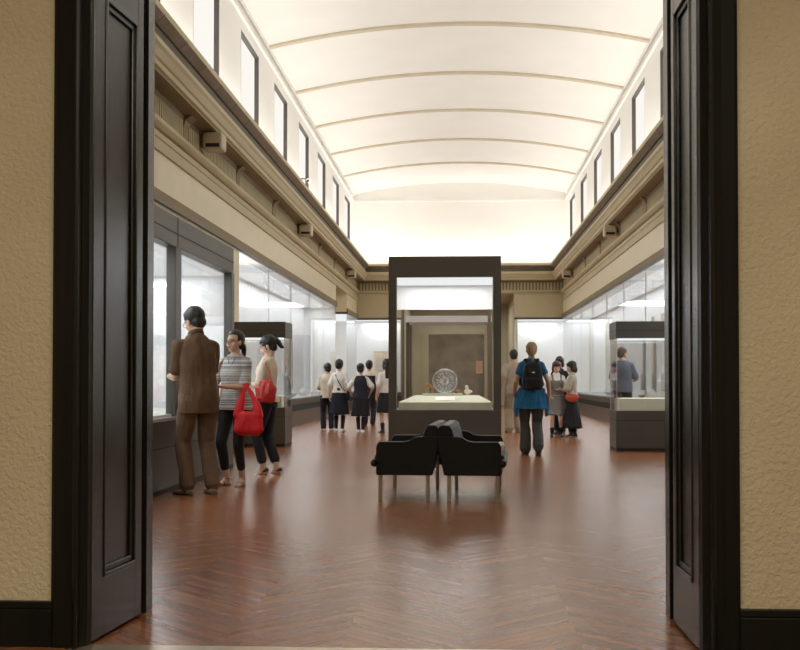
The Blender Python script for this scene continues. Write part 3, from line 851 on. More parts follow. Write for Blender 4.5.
# ------------------------------------------------------------------ people
SK = mat('light skin', (.68, .45, .34), rough=.5, var=.05, scale=8)
SK2 = mat('tan skin', (.53, .32, .22), rough=.5, var=.05, scale=8)
HB = mat('black hair', (.012, .010, .009), rough=.42, var=.4, scale=30, bump=.4, bscale=120, stretch=(1, 1, .15))
HBR = mat('brown hair', (.07, .032, .018), rough=.45, var=.4, scale=30, bump=.4, bscale=120, stretch=(1, 1, .15))
HBL = mat('dark blond hair', (.27, .175, .095), rough=.5, var=.35, scale=40, bump=.4, bscale=120, stretch=(1, 1, .15))
def cloth(n, c, **k):
    d = dict(rough=.85, var=.10, scale=14, bump=.25, bscale=220); d.update(k); return mat(n, c, **d)
C_brown = cloth('olive brown jersey', (.105, .058, .026)); C_brtr = cloth('brown cotton twill', (.15, .088, .052)); C_black = cloth('black cotton', (.010, .010, .012))
C_navy = cloth('dark navy cloth', (.012, .013, .022)); C_cream = cloth('cream knit', (.72, .62, .50)); C_white = cloth('white shirt cotton', (.80, .77, .73)); C_offw = cloth('off white shirt cotton', (.66, .58, .48))
C_beige = cloth('beige shirt cotton', (.42, .35, .27)); C_khaki = cloth('khaki trousers', (.36, .29, .20)); C_blue = cloth('bright blue jersey', (.012, .11, .26)); C_blue2 = cloth('blue fleece', (.012, .14, .33))
C_slate = cloth('slate grey trousers', (.055, .058, .052)); C_grey = cloth('grey jumper cloth', (.22, .21, .20)); C_bluegrey = cloth('blue grey shirt cotton', (.10, .12, .17)); C_dgreen = cloth('dark trousers', (.03, .032, .028))
C_cardi = cloth('beige cardigan knit', (.44, .38, .30))
C_red = mat('red cloth', (.78, .012, .02), rough=.6, var=.12, scale=6, bump=.1, bscale=60); C_redl = mat('red leather', (.48, .03, .022), rough=.35, var=.15, scale=8); C_tan = mat('tan leather', (.36, .17, .07), rough=.5)
C_orange = mat('rust red leather', (.42, .06, .025), rough=.45)
C_stripe = stripe_mat('grey striped knit', (.20, .20, .21), (.62, .61, .60), 210)
SH_dk = mat('dark shoe leather', (.02, .016, .014), rough=.35); SH_gr = mat('grey canvas shoe', (.22, .19, .16), rough=.8); SH_wh = mat('white shoe rubber', (.75, .73, .70), rough=.5); SH_pew = mat('pewter sandal leather', (.16, .13, .11), rough=.3, metal=.3)
LIP = mat('lip colour', (.52, .16, .13), rough=.4); EYEW = mat('eye white', (.75, .72, .70), rough=.2, var=0); EYED = mat('eye iris', (.02, .012, .01), rough=.15, var=0); METAL = mat('spectacle frame', (.05, .04, .04), rough=.3)

def ik(a, b, l1, l2, pole):
    a, b = V(a), V(b); d = b - a; L = min(d.length, (l1 + l2) * .999); dn = d.normalized()
    b = a + dn * L
    t = (l1 * l1 - l2 * l2 + L * L) / (2 * L); h = math.sqrt(max(0, l1 * l1 - t * t))
    p = V(pole); p = (p - dn * p.dot(dn)).normalized()
    return a + dn * t + p * h, b

class Person:
    def __init__(s, label, loc, yaw, h=1.7, fem=True, skin=None, vox=.008, lean=0, twist=0, shift=(0, 0), head=(0, 0, 0), feet=None, hands=None, hipx=0, hs=1.06, fat=1., group=None, heel=0.):
        s.k = h / 1.7; s.fem = fem; s.skin = skin or SK; s.vox = vox; s.fat = fat
        s.root = empty('person', label, 'person', (loc[0], loc[1], 0), R(yaw), group)
        s.seed = random.random() * 50
        s.heel = heel
        f = .92 if fem else 1.
        s.shw = .146 if fem else .172
        hp = V((hipx, 0, .90))
        s.U = Matrix.Translation(hp + V((shift[0], shift[1], 0))) @ Matrix.Rotation(R(twist), 4, 'Z') @ Matrix.Rotation(R(-lean), 4, 'X') @ Matrix.Translation(-V((0, 0, .90)))
        s.hp = hp
        s.hip = {-1: hp + V((-.088, 0, 0)), 1: hp + V((.088, 0, 0))}
        feet = feet or ((-.10, 0, .0, 8), (.10, 0, .0, -8))     # x, y, lift, yaw
        s.ankle = {}; s.knee = {}; s.fyaw = {}; s.flift = {}; s.fpos = {}
        for sg, (x, y, l, yw) in zip((-1, 1), feet):
            an = V((x, y - .02, .075 + l)); kn, an = ik(s.hip[sg], an, .43, .42, (math.sin(R(-yw)) * .5, 1, 0))
            s.ankle[sg], s.knee[sg], s.fyaw[sg] = an, kn, yw
        s.sh = {g: s.U @ V((g * s.shw, 0, 1.362)) for g in (-1, 1)}
        s.elbow = {}; s.wrist = {}; s.hd = {}; s.hn = {}
        hands = hands or (None, None)
        for sg, hd in zip((-1, 1), hands):
            if hd is None: hd = ((sg * .25, .03, .86), (0, .15, -1), (-sg, 0, 0), (sg * .4, -1, 0))
            tgt, d, n, pole = hd
            e, w = ik(s.sh[sg], tgt, .285, .25, pole)
            s.elbow[sg], s.wrist[sg], s.hd[sg], s.hn[sg] = e, w, V(d).normalized(), V(n).normalized()
        s.H = s.U @ Matrix.Translation((0, .012, 1.587 + .1 * (hs - 1))) @ Matrix.Rotation(R(head[0]), 4, 'Z') @ Matrix.Rotation(R(-head[1]), 4, 'X') @ Matrix.Rotation(R(head[2]), 4, 'Y') @ Matrix.Scale(hs, 4)
        s.hr = s.H.to_3x3()
    def _S(s, b): bmesh.ops.transform(b, matrix=Matrix.Scale(s.k, 4), verts=b.verts)
    def part(s, name, b, m, vox=None, smooth=4, wr=0., post=None, **kw):
        s._S(b)
        return remesh(name, b, m, s.root, (vox or s.vox), smooth, wr, post=post, seed=s.seed, **kw)
    def raw(s, name, b, m, smooth=True, bevel=0.):
        s._S(b); return link(name, b, m, s.root, smooth=smooth, bevel=bevel)
    def tor(s, inf=0., z0=.84, z1=1.50, flare=0.):
        if s.fem: T = [(.84, .165, .112, -.008), (.92, .168, .112, -.008), (1.0, .148, .098, 0), (1.08, .128, .090, 0), (1.17, .138, .098, .006), (1.25, .150, .116, .012), (1.32, .148, .098, .004), (1.38, .122, .076, -.004), (1.42, .082, .060, -.008), (1.46, .056, .052, -.008), (1.50, .05, .05, -.004)]
        else: T = [(.84, .162, .112, -.005), (.92, .168, .115, 0), (1.0, .158, .108, 0), (1.08, .155, .106, 0), (1.17, .165, .112, .004), (1.25, .172, .118, .006), (1.32, .172, .110, 0), (1.38, .148, .088, -.006), (1.425, .100, .068, -.010), (1.465, .066, .060, -.008), (1.50, .058, .058, -.004)]
        def at(z):
            for a, c in zip(T, T[1:]):
                if a[0] <= z <= c[0]:
                    t = (z - a[0]) / (c[0] - a[0]); return [a[i] + (c[i] - a[i]) * t for i in range(4)]
            return list(T[0]) if z < T[0][0] else list(T[-1])
        n = 12; out = []
        for i in range(n + 1):
            z = z0 + (z1 - z0) * i / n
            _, a, c, y = at(z)
            fl = flare * max(0, (1.1 - z) / .3)
            out.append((0, y, z, a * s.fat + inf + fl, c * s.fat + inf + fl))
        return out
    def torso(s, b, inf, z0, z1=1.47, flare=0.):
        v = loft(b, s.tor(inf, z0, z1, flare), 24, 2.35)
        for q in v:
            w = max(0., min(1., (q.co.z - .86) / .12))
            p = s.U @ q.co
            base = q.co + s.hp - V((0, 0, .9))
            q.co = base.lerp(p, w)
    def E(s, b, c, r, rot=None): ell(b, s.H @ V(c), r, s.hr @ rot if rot else s.hr, 16, 12)
    def body(s, face=1.):
        b = BM(); F = .94 if s.fem else 1.0
        s.torso(b, -.006, .84, 1.49)
        for g in (-1, 1):
            cone(b, s.hip[g] + V((0, -.01, -.03)), .088 * F, s.knee[g], .054 * F); cone(b, s.knee[g], .053 * F, s.knee[g].lerp(s.ankle[g], .32) + V((0, -.008, 0)), .052 * F); cone(b, s.knee[g].lerp(s.ankle[g], .32) + V((0, -.008, 0)), .051 * F, s.ankle[g], .036 * F)
            # foot
            fr = Matrix.Rotation(R(s.fyaw[g]), 3, 'Z'); a = s.ankle[g]
            ti = s.tilt(g)
            for (p0, r0, p1, r1) in (((0, -.02, -.045), (.030, .030), (0, .07, -.045), (.038, .024)), ((0, .06, -.05), (.040, .022), (0, .155, -.062), (.036, .013)), ((0, 0, 0), (.034, .036), (0, .05, -.035), (.032, .03))):
                cone(b, a + ti @ fr @ V(p0), r0, a + ti @ fr @ V(p1), r1, ti @ fr @ V((1, 0, 0)))
            # arm
            cone(b, s.sh[g], .050 * F, s.elbow[g], .039 * F); cone(b, s.elbow[g], .038 * F, s.elbow[g].lerp(s.wrist[g], .3), .040 * F); cone(b, s.elbow[g].lerp(s.wrist[g], .3), .039 * F, s.wrist[g], .025 * F)
            s.hand(b, g)
        # neck and head
        N0 = s.U @ V((0, -.012, 1.42)); N1 = s.H @ V((0, -.025, -.06))
        cone(b, N0, .056 if not s.fem else .048, N1, .052 if not s.fem else .045)
        s.E(b, (0, -.012, .024), (.073, .092, .086)); s.E(b, (0, .018, -.03), (.061, .066, .082)); s.E(b, (0, .046, -.088), (.030, .028, .024))
        for g in (-1, 1):
            s.E(b, (g * .033, .046, -.036), (.028, .028, .03)); s.E(b, (g * .077, -.004, -.012), (.010, .019, .031)); s.E(b, (g * .03, .066, .022), (.026, .016, .010))
        cone(b, s.H @ V((0, .082, .008)), .008, s.H @ V((0, .102, -.028)), .012); s.E(b, (0, .088, -.033), (.018, .014, .009)); s.E(b, (0, .078, -.058), (.022, .012, .012))
        o = s.part('body', b, s.skin, smooth=3)
        if face:
            for g in (-1, 1):
                b = BM(); s.E(b, (g * .030, .0765, .002), (.0125, .010, .0065)); s.raw('eye', b, EYEW)
                b = BM(); s.E(b, (g * .030, .0835, .002), (.006, .005, .006)); s.raw('iris', b, EYED)
                b = BM(); cone(b, s.H @ V((g * .014, .088, .021)), .003, s.H @ V((g * .045, .078, .022)), .0025); s.raw('eyebrow', b, HB)
            b = BM(); s.E(b, (0, .0895, -.0565), (.018, .007, .0045)); s.E(b, (0, .0885, -.0645), (.015, .006, .005)); s.raw('lips', b, LIP)
        return o
    def tilt(s, g):
        l = s.ankle[g].z - .075
        return Matrix.Rotation(R(-min(60, max(0, l * 420))) if l > .01 else R(-s.heel), 3, 'X')
    def hand(s, b, g):
        W, d, n = s.wrist[g], s.hd[g], s.hn[g]
        n = (n - d * n.dot(d)).normalized(); sd = d.cross(n) * g * -1     # towards the thumb
        cone(b, W - d * .01, (.026, .019), W + d * .075, (.036, .013), sd)
        for k, (o, L, r) in enumerate(((.029, .072, .0085), (.0095, .080, .009), (-.010, .075, .0085), (-.029, .058, .0075))):
            p = W + d * (.080 - .004 * abs(k - 1)) + sd * o; a = .32 + .06 * k; q = p
            for j, f in enumerate((.42, .32, .26)):
                ang = a * (j + 1) * .9
                dd = (d * math.cos(ang) + n * math.sin(ang) + sd * o * 1.2).normalized(); q2 = q + dd * L * f
                cone(b, q, r * (1 - .1 * j), q2, r * (.92 - .1 * j), seg=8, cap=2); q = q2
        p = W + d * .02 + sd * .028; q = p + (d * .72 + sd * .62 + n * .25).normalized() * .04; q2 = q + (d * .9 + sd * .18 + n * .4).normalized() * .032
        cone(b, p, .014, q, .0105, seg=8, cap=2); cone(b, q, .0105, q2, .0085, seg=8, cap=2)
    def top(s, m, name='shirt', hem=.80, sleeve=.75, inf=.014, flare=.0, wr=.006, slr=.012, neck=1.462, loose=1.):
        b = BM(); s.torso(b, inf, hem, neck, flare)
        F = .94 if s.fem else 1.
        for g in (-1, 1):
            e = s.sh[g].lerp(s.elbow[g], min(1, sleeve))
            cone(b, s.U @ V((g * s.shw * .55, -.004, 1.375)), .046 + inf * .6, s.sh[g], .047 * F + inf * .7)
            cone(b, s.sh[g], .047 * F + inf * .8, e, .042 * F + inf * .8 + slr, cap=1)
            if sleeve > 1:
                w = s.elbow[g].lerp(s.wrist[g], sleeve - 1)
                cone(b, s.elbow[g], .046 * F + inf * .6, w, .032 * F + inf * .7, cap=1)
        return s.part(name, b, m, wr=wr, smooth=3)
    def legs(s, m, name='trousers', hem=.09, inf=.012, flare=0., top=.98, wr=.008, tight=False):
        b = BM(); s.torso(b, .008, .83, top)
        F = .94 if s.fem else 1.
        for g in (-1, 1):
            h = s.hip[g] + V((0, -.008, -.02)); k = s.knee[g]; a = s.ankle[g]
            t = 0 if k.z == a.z else max(0, min(1, (k.z - (hem + a.z - .075)) / (k.z - a.z + 1e-6)))
            e = k.lerp(a, t)
            ka = .060 * F + inf; ca = (.050 if tight else .058) * F + inf + flare
            cone(b, h, (.094 * F + inf * .6, .10 * F + inf * .6), k, ka, (1, 0, 0)); cone(b, k, ka, e, (.044 * F + inf if tight else ca), cap=1)
        return s.part(name, b, m, wr=wr, wscale=(9, 9, 4), smooth=3)
    def skirt(s, m, z0=1.02, z1=.45, a=.22, bb=.17, n=14, amp=.05, name='skirt'):
        b = BM(); seg = 84; rings = []
        for i in range(15):
            t = i / 14.; z = z0 + (z1 - z0) * t
            if t < .3: aa = .140 + (.182 - .140) * t / .3; cc = .104 + (.130 - .104) * t / .3
            else: q = (t - .3) / .7; aa = .182 + (a - .182) * q; cc = .130 + (bb - .130) * q
            aa *= s.fat; cc *= s.fat
            rg = []
            for j in range(seg):
                th = 2 * math.pi * j / seg; w = 1 + amp * t * math.cos(n * th + s.seed)
                rg.append(b.verts.new((s.hp.x + aa * w * math.cos(th), -.004 + cc * w * math.sin(th), z + .006 * t * math.sin(3 * th + s.seed))))
            rings.append(rg)
        for p, q in zip(rings, rings[1:]):
            for j in range(seg): b.faces.new((p[j], q[j], q[(j + 1) % seg], p[(j + 1) % seg]))
        b.faces.new(rings[0]); 
        inner = [b.verts.new((v.co.x * .96, v.co.y * .96, v.co.z + .05)) for v in rings[-1]]
        for j in range(seg): b.faces.new((rings[-1][j], inner[j], inner[(j + 1) % seg], rings[-1][(j + 1) % seg]))
        b.faces.new(inner[::-1])
        return s.raw(name, b, m)
    def hair(s, m, style='short', vox=None):
        b = BM()
        s.E(b, (0, -.020, .038), (.087, .101, .094))
        s.E(b, (0, -.050, -.022), (.072, .058, .066))
        iH = s.H.inverted()
        if style in ('bob', 'long'):
            for g in (-1, 1):
                s.E(b, (g * .066, -.012, -.03), (.026, .052, .078))
            s.E(b, (0, -.062, -.05), (.078, .052, .08))
            s.E(b, (0, .046, .068), (.066, .042, .036))
        if style == 'long':
            cone(b, s.H @ V((0, -.075, -.03)), (.082, .045), s.U @ V((0, -.105, 1.30)), (.075, .028), s.hr @ V((1, 0, 0)))
        if style in ('pony', 'lowpony', 'bangspony'):
            if style == 'bangspony': s.E(b, (0, .046, .064), (.068, .042, .034)); s.E(b, (.06, .03, .0), (.02, .03, .05)); s.E(b, (-.06, .03, .0), (.02, .03, .05))
        if style == 'short':
            s.E(b, (0, .03, .075), (.064, .052, .034))
        if style == 'bun': s.E(b, (0, -.105, .055), (.036, .034, .036))
        def post(c):
            p = iH @ (c / s.k)
            lim = .072 if style == 'lowpony' else .034 if style in ('short', 'pony') else .012
            if p.z < lim:
                ymax = -.002 if p.z < .0 and style in ('short', 'pony', 'lowpony', 'bun') else .024
                if style in ('bob', 'long'): ymax = .034
                if p.y > ymax: p.y = ymax
            return (s.H @ p) * s.k
        o = s.part('hair', b, m, wr=.004, wscale=(30, 30, 14), post=post, smooth=2, vox=vox)
        if style in ('pony', 'lowpony', 'bangspony'):
            b = BM()
            z = .045 if style != 'lowpony' else -.02; PL = .30 if m is HBL else .20
            P = [V((0, -.088, z)), V((0, -.122, z - .01)), V((0, -.138, z - .06)), V((0, -.130, z - .13)), V((0, -.122, z - PL))]
            if style == 'bangspony': P = [V((0, -.085, z)), V((0, -.118, z - .008)), V((0, -.135, z - .045)), V((0, -.145, z - .10)), V((0, -.175, z - .125))]
            chain(b, [s.H @ p for p in P], [.024, .030, .032, .026, .008])
            s.part('ponytail', b, m, wr=.004, wscale=(40, 40, 12), smooth=2, vox=vox)
            b = BM(); cone(b, s.H @ V((0, -.098, z)), .022, s.H @ V((0, -.108, z)), .022); s.raw('hair_tie', b, SH_dk)
        return o
    def shoes(s, m, kind='shoe', sole=None):
        for g in (-1, 1):
            b = BM(); fr = Matrix.Rotation(R(s.fyaw[g]), 3, 'Z'); ti = s.tilt(g); a = s.ankle[g]; X = ti @ fr @ V((1, 0, 0))
            Q = lambda p: a + ti @ fr @ V(p)
            if kind == 'sandal':
                cone(b, Q((0, -.035, -.069)), (.036, .008), Q((0, .06, -.069)), (.040, .008), X); cone(b, Q((0, .06, -.069)), (.043, .008), Q((0, .165, -.071)), (.040, .007), X)
                for y, z, r in ((.055, -.045, .046), (.105, -.052, .045)):
                    for t in range(10):
                        t0, t1 = math.pi * t / 10, math.pi * (t + 1) / 10
                        cone(b, Q((r * math.cos(t0), y, -.065 + (z + .092) * math.sin(t0))), (.004, .012), Q((r * math.cos(t1), y, -.065 + (z + .092) * math.sin(t1))), (.004, .012), X, 8, 1)
                for t in range(12):
                    t0, t1 = 2 * math.pi * t / 12, 2 * math.pi * (t + 1) / 12
                    cone(b, Q((.040 * math.cos(t0), .042 * math.sin(t0), .0)), .006, Q((.040 * math.cos(t1), .042 * math.sin(t1), .0)), .006, seg=8, cap=1)
                s.part('sandal', b, m, vox=.005, smooth=1)
                continue
            if kind == 'pump':
                cone(b, Q((0, -.03, -.035)), (.034, .030), Q((0, .05, -.045)), (.034, .014), X); cone(b, Q((0, .05, -.052)), (.036, .018), Q((0, .15, -.060)), (.034, .012), X); cone(b, Q((0, .14, -.062)), (.030, .012), Q((0, .185, -.066)), (.014, .007), X)
                cone(b, a + fr @ V((0, -.035, -.04)), .014, a + fr @ V((0, -.035, -.068 - s.heel * .0012)), .010)
                s.part('shoe', b, m, vox=.005, smooth=1); continue
            cone(b, Q((0, -.025, -.045)), (.042, .036), Q((0, .07, -.045)), (.044, .032), X); cone(b, Q((0, .07, -.050)), (.049, .030), Q((0, .165, -.060)), (.042, .018), X)
            cone(b, Q((0, -.005, -.02)), (.044, .048), Q((0, .03, -.02)), (.04, .044), X)
            def post(c):
                if s.tilt(g) == Matrix.Identity(3) or s.ankle[g].z < .085: c.z = max(c.z, .002)
                return c
            o = s.part('shoe', b, m, vox=.006, smooth=2, post=post)
            b = BM(); cone(b, Q((0, -.03, -.066)), (.043, .008), Q((0, .07, -.066)), (.045, .008), X); cone(b, Q((0, .07, -.066)), (.050, .008), Q((0, .17, -.068)), (.042, .007), X)
            s._S(b); link('sole', b, sole or SH_dk, o, smooth=True)
    def socks(s, m, z=.32):
        for g in (-1, 1):
            k, a = s.knee[g], s.ankle[g]; t = max(0, (k.z - z) / (k.z - a.z)); b = BM()
            cone(b, k.lerp(a, t) + V((0, -.012, 0)), .060 * .94, k.lerp(a, .7), .052 * .94); cone(b, k.lerp(a, .7), .052 * .94, a, .042); s.part('sock', b, m, vox=.008, smooth=1)
    def glasses(s):
        b = BM()
        for g in (-1, 1):
            for t in range(12):
                t0, t1 = 2 * math.pi * t / 12, 2 * math.pi * (t + 1) / 12
                cone(b, s.H @ V((g * .031 + .021 * math.cos(t0), .096, .001 + .016 * math.sin(t0))), .0022, s.H @ V((g * .031 + .021 * math.cos(t1), .096, .001 + .016 * math.sin(t1))), .0022, seg=6, cap=1)
            cone(b, s.H @ V((g * .052, .096, .004)), .0022, s.H @ V((g * .079, .0, .004)), .0022, seg=6, cap=1)
        cone(b, s.H @ V((-.01, .098, .004)), .0022, s.H @ V((.01, .098, .004)), .0022, seg=6, cap=1)
        s.raw('spectacles', b, METAL)
    def collar(s, m, r=.064, z=1.462, t=.012, fall=.02):
        b = BM()
        for i in range(20):
            t0, t1 = 2 * math.pi * i / 20, 2 * math.pi * (i + 1) / 20
            f = lambda q: s.U @ V((r * math.cos(q), -.010 + r * .95 * math.sin(q), z - .018 * math.sin(q)))
            cone(b, f(t0), (t, fall), f(t1), (t, fall), seg=8, cap=1)
        s.part('collar', b, m, vox=.005, smooth=1)
def bag(name, label, cat, b, m, P, vox=.008, wr=.006, ws=(14, 14, 6), smooth=4, hollow=None):
    """bags stay things of their own, placed in the frame of the person who carries them"""
    bmesh.ops.transform(b, matrix=Matrix.Scale(P.k, 4), verts=b.verts)
    o = remesh(name, b, m, None, vox, smooth, wr, ws)
    o.matrix_world = Matrix.Translation(P.root.location) @ Matrix.Rotation(P.root.rotation_euler.z, 4, 'Z')
    return tag(o, label, cat)
DN = (0, .1, -1)
# 1 man in brown ------------------------------------------------------------
p = Person('tall man in brown polo shirt and brown trousers, back turned, peering into the framed case', (-2.535, 10.5), 36, 1.79, False, SK2, .006, fat=.95,
    lean=8, head=(18, 14, -6), hs=1.08, feet=((-.10, .02, 0, 20), (.12, -.03, 0, -8)),
    hands=(((-.15, .34, 1.08), (.75, .55, .1), (0, -.3, 1), (-.2, -1, -.5)), ((.10, .33, 1.06), (-.8, .3, .0), (0, -.3, 1), (.25, -1, -.5))))
p.body(0); p.top(C_brown, 'polo_shirt', hem=.74, sleeve=.82, inf=.018, wr=.012, slr=.006, flare=.012); p.collar(C_brown, .066, 1.474, .010, .024); p.legs(C_brtr, hem=.05, inf=.016, flare=-.004, wr=.012); p.hair(HB, 'short'); p.shoes(SH_gr, sole=SH_dk); p.glasses()
# 2 woman in stripes --------------------------------------------------------
p = Person('woman in glasses and grey striped top with black capri trousers, facing the brown-shirted man', (-2.36, 11.38), 160, 1.60, True, SK, .006,
    head=(-14, -2, 0), feet=((-.085, .0, 0, 10), (.10, .02, 0, -30)),
    hands=(((-.02, .27, 1.10), (.75, .45, .05), (0, -.4, .9), (-.8, -1, -.3)), ((.13, .30, 1.06), (-.35, .9, .15), (-.3, -.2, .9), (.8, -1, -.3))))
p.body(1); p.top(C_stripe, 'striped_top', hem=.84, sleeve=.86, inf=.017, wr=.008, slr=.014, flare=.01, neck=1.45); p.collar(C_white, .072, 1.448, .006, .010); p.legs(C_black, hem=.19, inf=.006, tight=True, wr=.006); p.hair(HB, 'lowpony'); p.shoes(SH_pew, 'sandal'); p.glasses()
b = BM(); cone(b, p.U @ V((0, .122, 1.26)), .010, p.U @ V((0, .125, 1.235)), .013); chain(b, [p.U @ V(q) for q in ((-.05, .075, 1.43), (-.02, .105, 1.34), (0, .122, 1.27), (.02, .105, 1.34), (.05, .075, 1.43))], [.003] * 5, seg=6); p.raw('pendant', b, SH_dk)
P2 = p
# red tote on her left forearm
e, w_ = p.elbow[-1], p.wrist[-1]; c = e.lerp(w_, .12) + V((-.09, 0, 0))
b = BM()
bz = .56
for x0, x1 in ((-.11, -.05), (-.05, .05), (.05, .11)):
    cone(b, (c.x + x0, c.y + .03, bz + .075), (.07, .055), (c.x + x1, c.y + .03, bz + .075), (.07, .055), (0, 0, 1))
cone(b, (c.x, c.y + .03, bz + .07), (.20, .065), (c.x, c.y + .03, bz + .22), (.175, .05), (1, 0, 0))
for g in (-1, 1):
    chain(b, [V((c.x + g * .13, c.y + .03, bz + .22)), V((c.x + g * .105, c.y + .03, bz + .33)), V((c.x + g * .06 + .02, c.y + .02, bz + .45)), V((c.x + g * .008 + .06, c.y + .01, c.z + .045))], [(.066, .045), (.052, .03), (.034, .014), (.024, .009)], (1, 0, 0))
bag('tote_bag', 'large bright red cloth tote hanging from the striped woman\'s forearm', 'bag', b, C_red, p, .008, .012, (11, 11, 5))
b = BM(); S = p.sh[1]
chain(b, [S + V((-.03, .02, .065)), S + V((.005, .085, -.02)), S + V((.02, .09, -.2)), S + V((.045, .05, -.40))], [(.018, .005)] * 4, (1, 0, 0)); chain(b, [S + V((-.03, .02, .065)), S + V((.02, -.06, -.04)), S + V((.06, -.04, -.3)), S + V((.05, .0, -.42))], [(.018, .005)] * 4, (1, 0, 0))
cone(b, S + V((.055, .02, -.44)), (.10, .04), S + V((.055, .02, -.60)), (.12, .05), (0, 1, 0))
bag('shoulder_bag', 'tan shoulder bag at the striped woman\'s far side', 'bag', b, C_tan, p, .007, .004)
b = BM(); hh = p.wrist[1] + p.hd[1] * .09; box(b, hh.x - .035, hh.x + .035, hh.y - .06, hh.y + .06, hh.z + .012, hh.z + .022)
bmesh.ops.transform(b, matrix=Matrix.Scale(p.k, 4), verts=b.verts); o = link('phone', b, SH_dk, bevel=.003); o.matrix_world = Matrix.Translation(p.root.location) @ Matrix.Rotation(p.root.rotation_euler.z, 4, 'Z'); tag(o, 'dark phone held in the hand of the striped woman', 'phone')
# 3 woman with ponytail -----------------------------------------------------
p = Person('woman with black ponytail, cream cardigan and dark cropped trousers, head bowed to the left', (-2.28, 12.8), 82, 1.60, True, SK, .006,
    lean=-3, head=(8, 22, 0), shift=(0, .01), feet=((-.03, .05, 0, 4), (.09, -.09, 0, -8)), heel=16,
    hands=(((-.10, .27, 1.14), (.45, .7, .35), (.5, -.2, .8), (-.4, -1, -.2)), ((.10, .27, 1.12), (-.4, .7, .3), (-.4, -.2, .8), (.5, -1, -.2))))
p.body(1); p.top(C_cream, 'cardigan', hem=.90, sleeve=.9, inf=.020, wr=.009, slr=.016, flare=.015); p.legs(C_navy, hem=.17, inf=.012, wr=.008, flare=-.006); p.hair(HB, 'bangspony'); p.shoes(SH_dk, 'pump')
S = p.sh[-1]; b = BM()
C0 = S + V((-.055, -.05, 0))
chain(b, [S + V((.01, .0, .060)), S + V((-.052, .035, .0)), C0 + V((-.02, .075, -.14)), C0 + V((-.02, .085, -.24))], [(.015, .006)] * 4, (0, 1, 0))
chain(b, [S + V((.01, .0, .060)), S + V((-.05, -.045, .0)), C0 + V((-.02, -.055, -.14)), C0 + V((-.02, -.08, -.24))], [(.015, .006)] * 4, (0, 1, 0))
cone(b, C0 + V((-.03, 0, -.22)), (.095, .035), C0 + V((-.03, 0, -.30)), (.145, .055), (0, 1, 0)); cone(b, C0 + V((-.03, 0, -.30)), (.145, .055), C0 + V((-.03, .01, -.42)), (.13, .05), (0, 1, 0))
bag('handbag', 'glossy red leather handbag on the shoulder of the woman in cream', 'bag', b, C_redl, p, .007, .014, (22, 22, 7))
# 4 backpack woman ----------------------------------------------------------
p = Person('blond woman in blue shirt with blue fleece tied at the waist, walking away', (1.03, 16.3), 2, 1.65, True, SK2, .008, hs=1.0,
    feet=((-.085, .06, 0, 6), (.085, -.16, .05, -4)), hands=(((-.26, .06, .88), (.05, .2, -1), (1, 0, 0), (-.4, -1, 0)), ((.27, -.02, .87), (0, .1, -1), (-1, 0, 0), (.4, -1, 0))), fat=1.06)
p.body(0); p.top(C_blue, 'blue_shirt', hem=.86, sleeve=.5, inf=.014, wr=.006); p.legs(C_slate, hem=.07, inf=.020, flare=.012, wr=.012); p.hair(HBL, 'pony'); p.shoes(SH_dk)
b = BM(); v = loft(b, [(0, 0, .70, .235, .165), (0, 0, .80, .225, .16), (0, -.0, .92, .198, .145), (0, 0, .99, .175, .13), (0, 0, 1.0, .16, .12)], 28)
for g in (-1, 1): chain(b, [V((g * .17, .06, .96)), V((g * .215, .02, .82)), V((g * .235, -.01, .68)), V((g * .225, -.02, .60))], [(.05, .04), (.06, .045), (.055, .04), (.04, .03)], (0, 1, 0))
cone(b, (-.13, .12, .98), .03, (.13, .12, .98), .03); cone(b, (-.17, 0, .98), .035, (-.1, .11, .98), .03); cone(b, (.17, 0, .98), .035, (.1, .11, .98), .03)
p.part('tied_fleece', b, C_blue2, wr=.016, wscale=(13, 13, 4), smooth=3)
def backpack(P, label):
    rt = empty('backpack', label, 'backpack', P.root.location, P.root.rotation_euler.z)
    def pp(n, b, m, **k):
        bmesh.ops.transform(b, matrix=Matrix.Scale(P.k, 4), verts=b.verts); return remesh(n, b, m, rt, .007, 3, **k)
    b = BM(); loft(b, [(0, -.215, .985, .11, .06), (0, -.215, 1.0, .145, .075), (0, -.215, 1.12, .152, .085), (0, -.205, 1.26, .140, .075), (0, -.195, 1.36, .115, .06), (0, -.19, 1.40, .07, .035)], 28, 3.2); pp('pack', b, C_black, wr=.005)
    b = BM(); loft(b, [(0, -.285, 1.0, .10, .03), (0, -.29, 1.02, .12, .04), (0, -.29, 1.14, .12, .04), (0, -.285, 1.17, .10, .028)], 24, 3.2); pp('front_pocket', b, C_black, wr=.003)
    for g in (-1, 1):
        b = BM(); chain(b, [V((g * .075, -.14, 1.38)), V((g * .09, -.06, 1.455)), V((g * .105, .04, 1.43)), V((g * .125, .115, 1.32)), V((g * .15, .10, 1.18)), V((g * .175, .0, 1.07)), V((g * .13, -.14, 1.02))], [(.026, .009)] * 7, (1, 0, 0)); pp('strap', b, C_black)
    b = BM(); ell(b, (0, -.285, 1.245), (.026, .006, .011)); bmesh.ops.transform(b, matrix=Matrix.Scale(P.k, 4), verts=b.verts); link('badge', b, C_white, rt, smooth=True)
backpack(p, 'black backpack with a small white oval mark, worn by the blond woman')
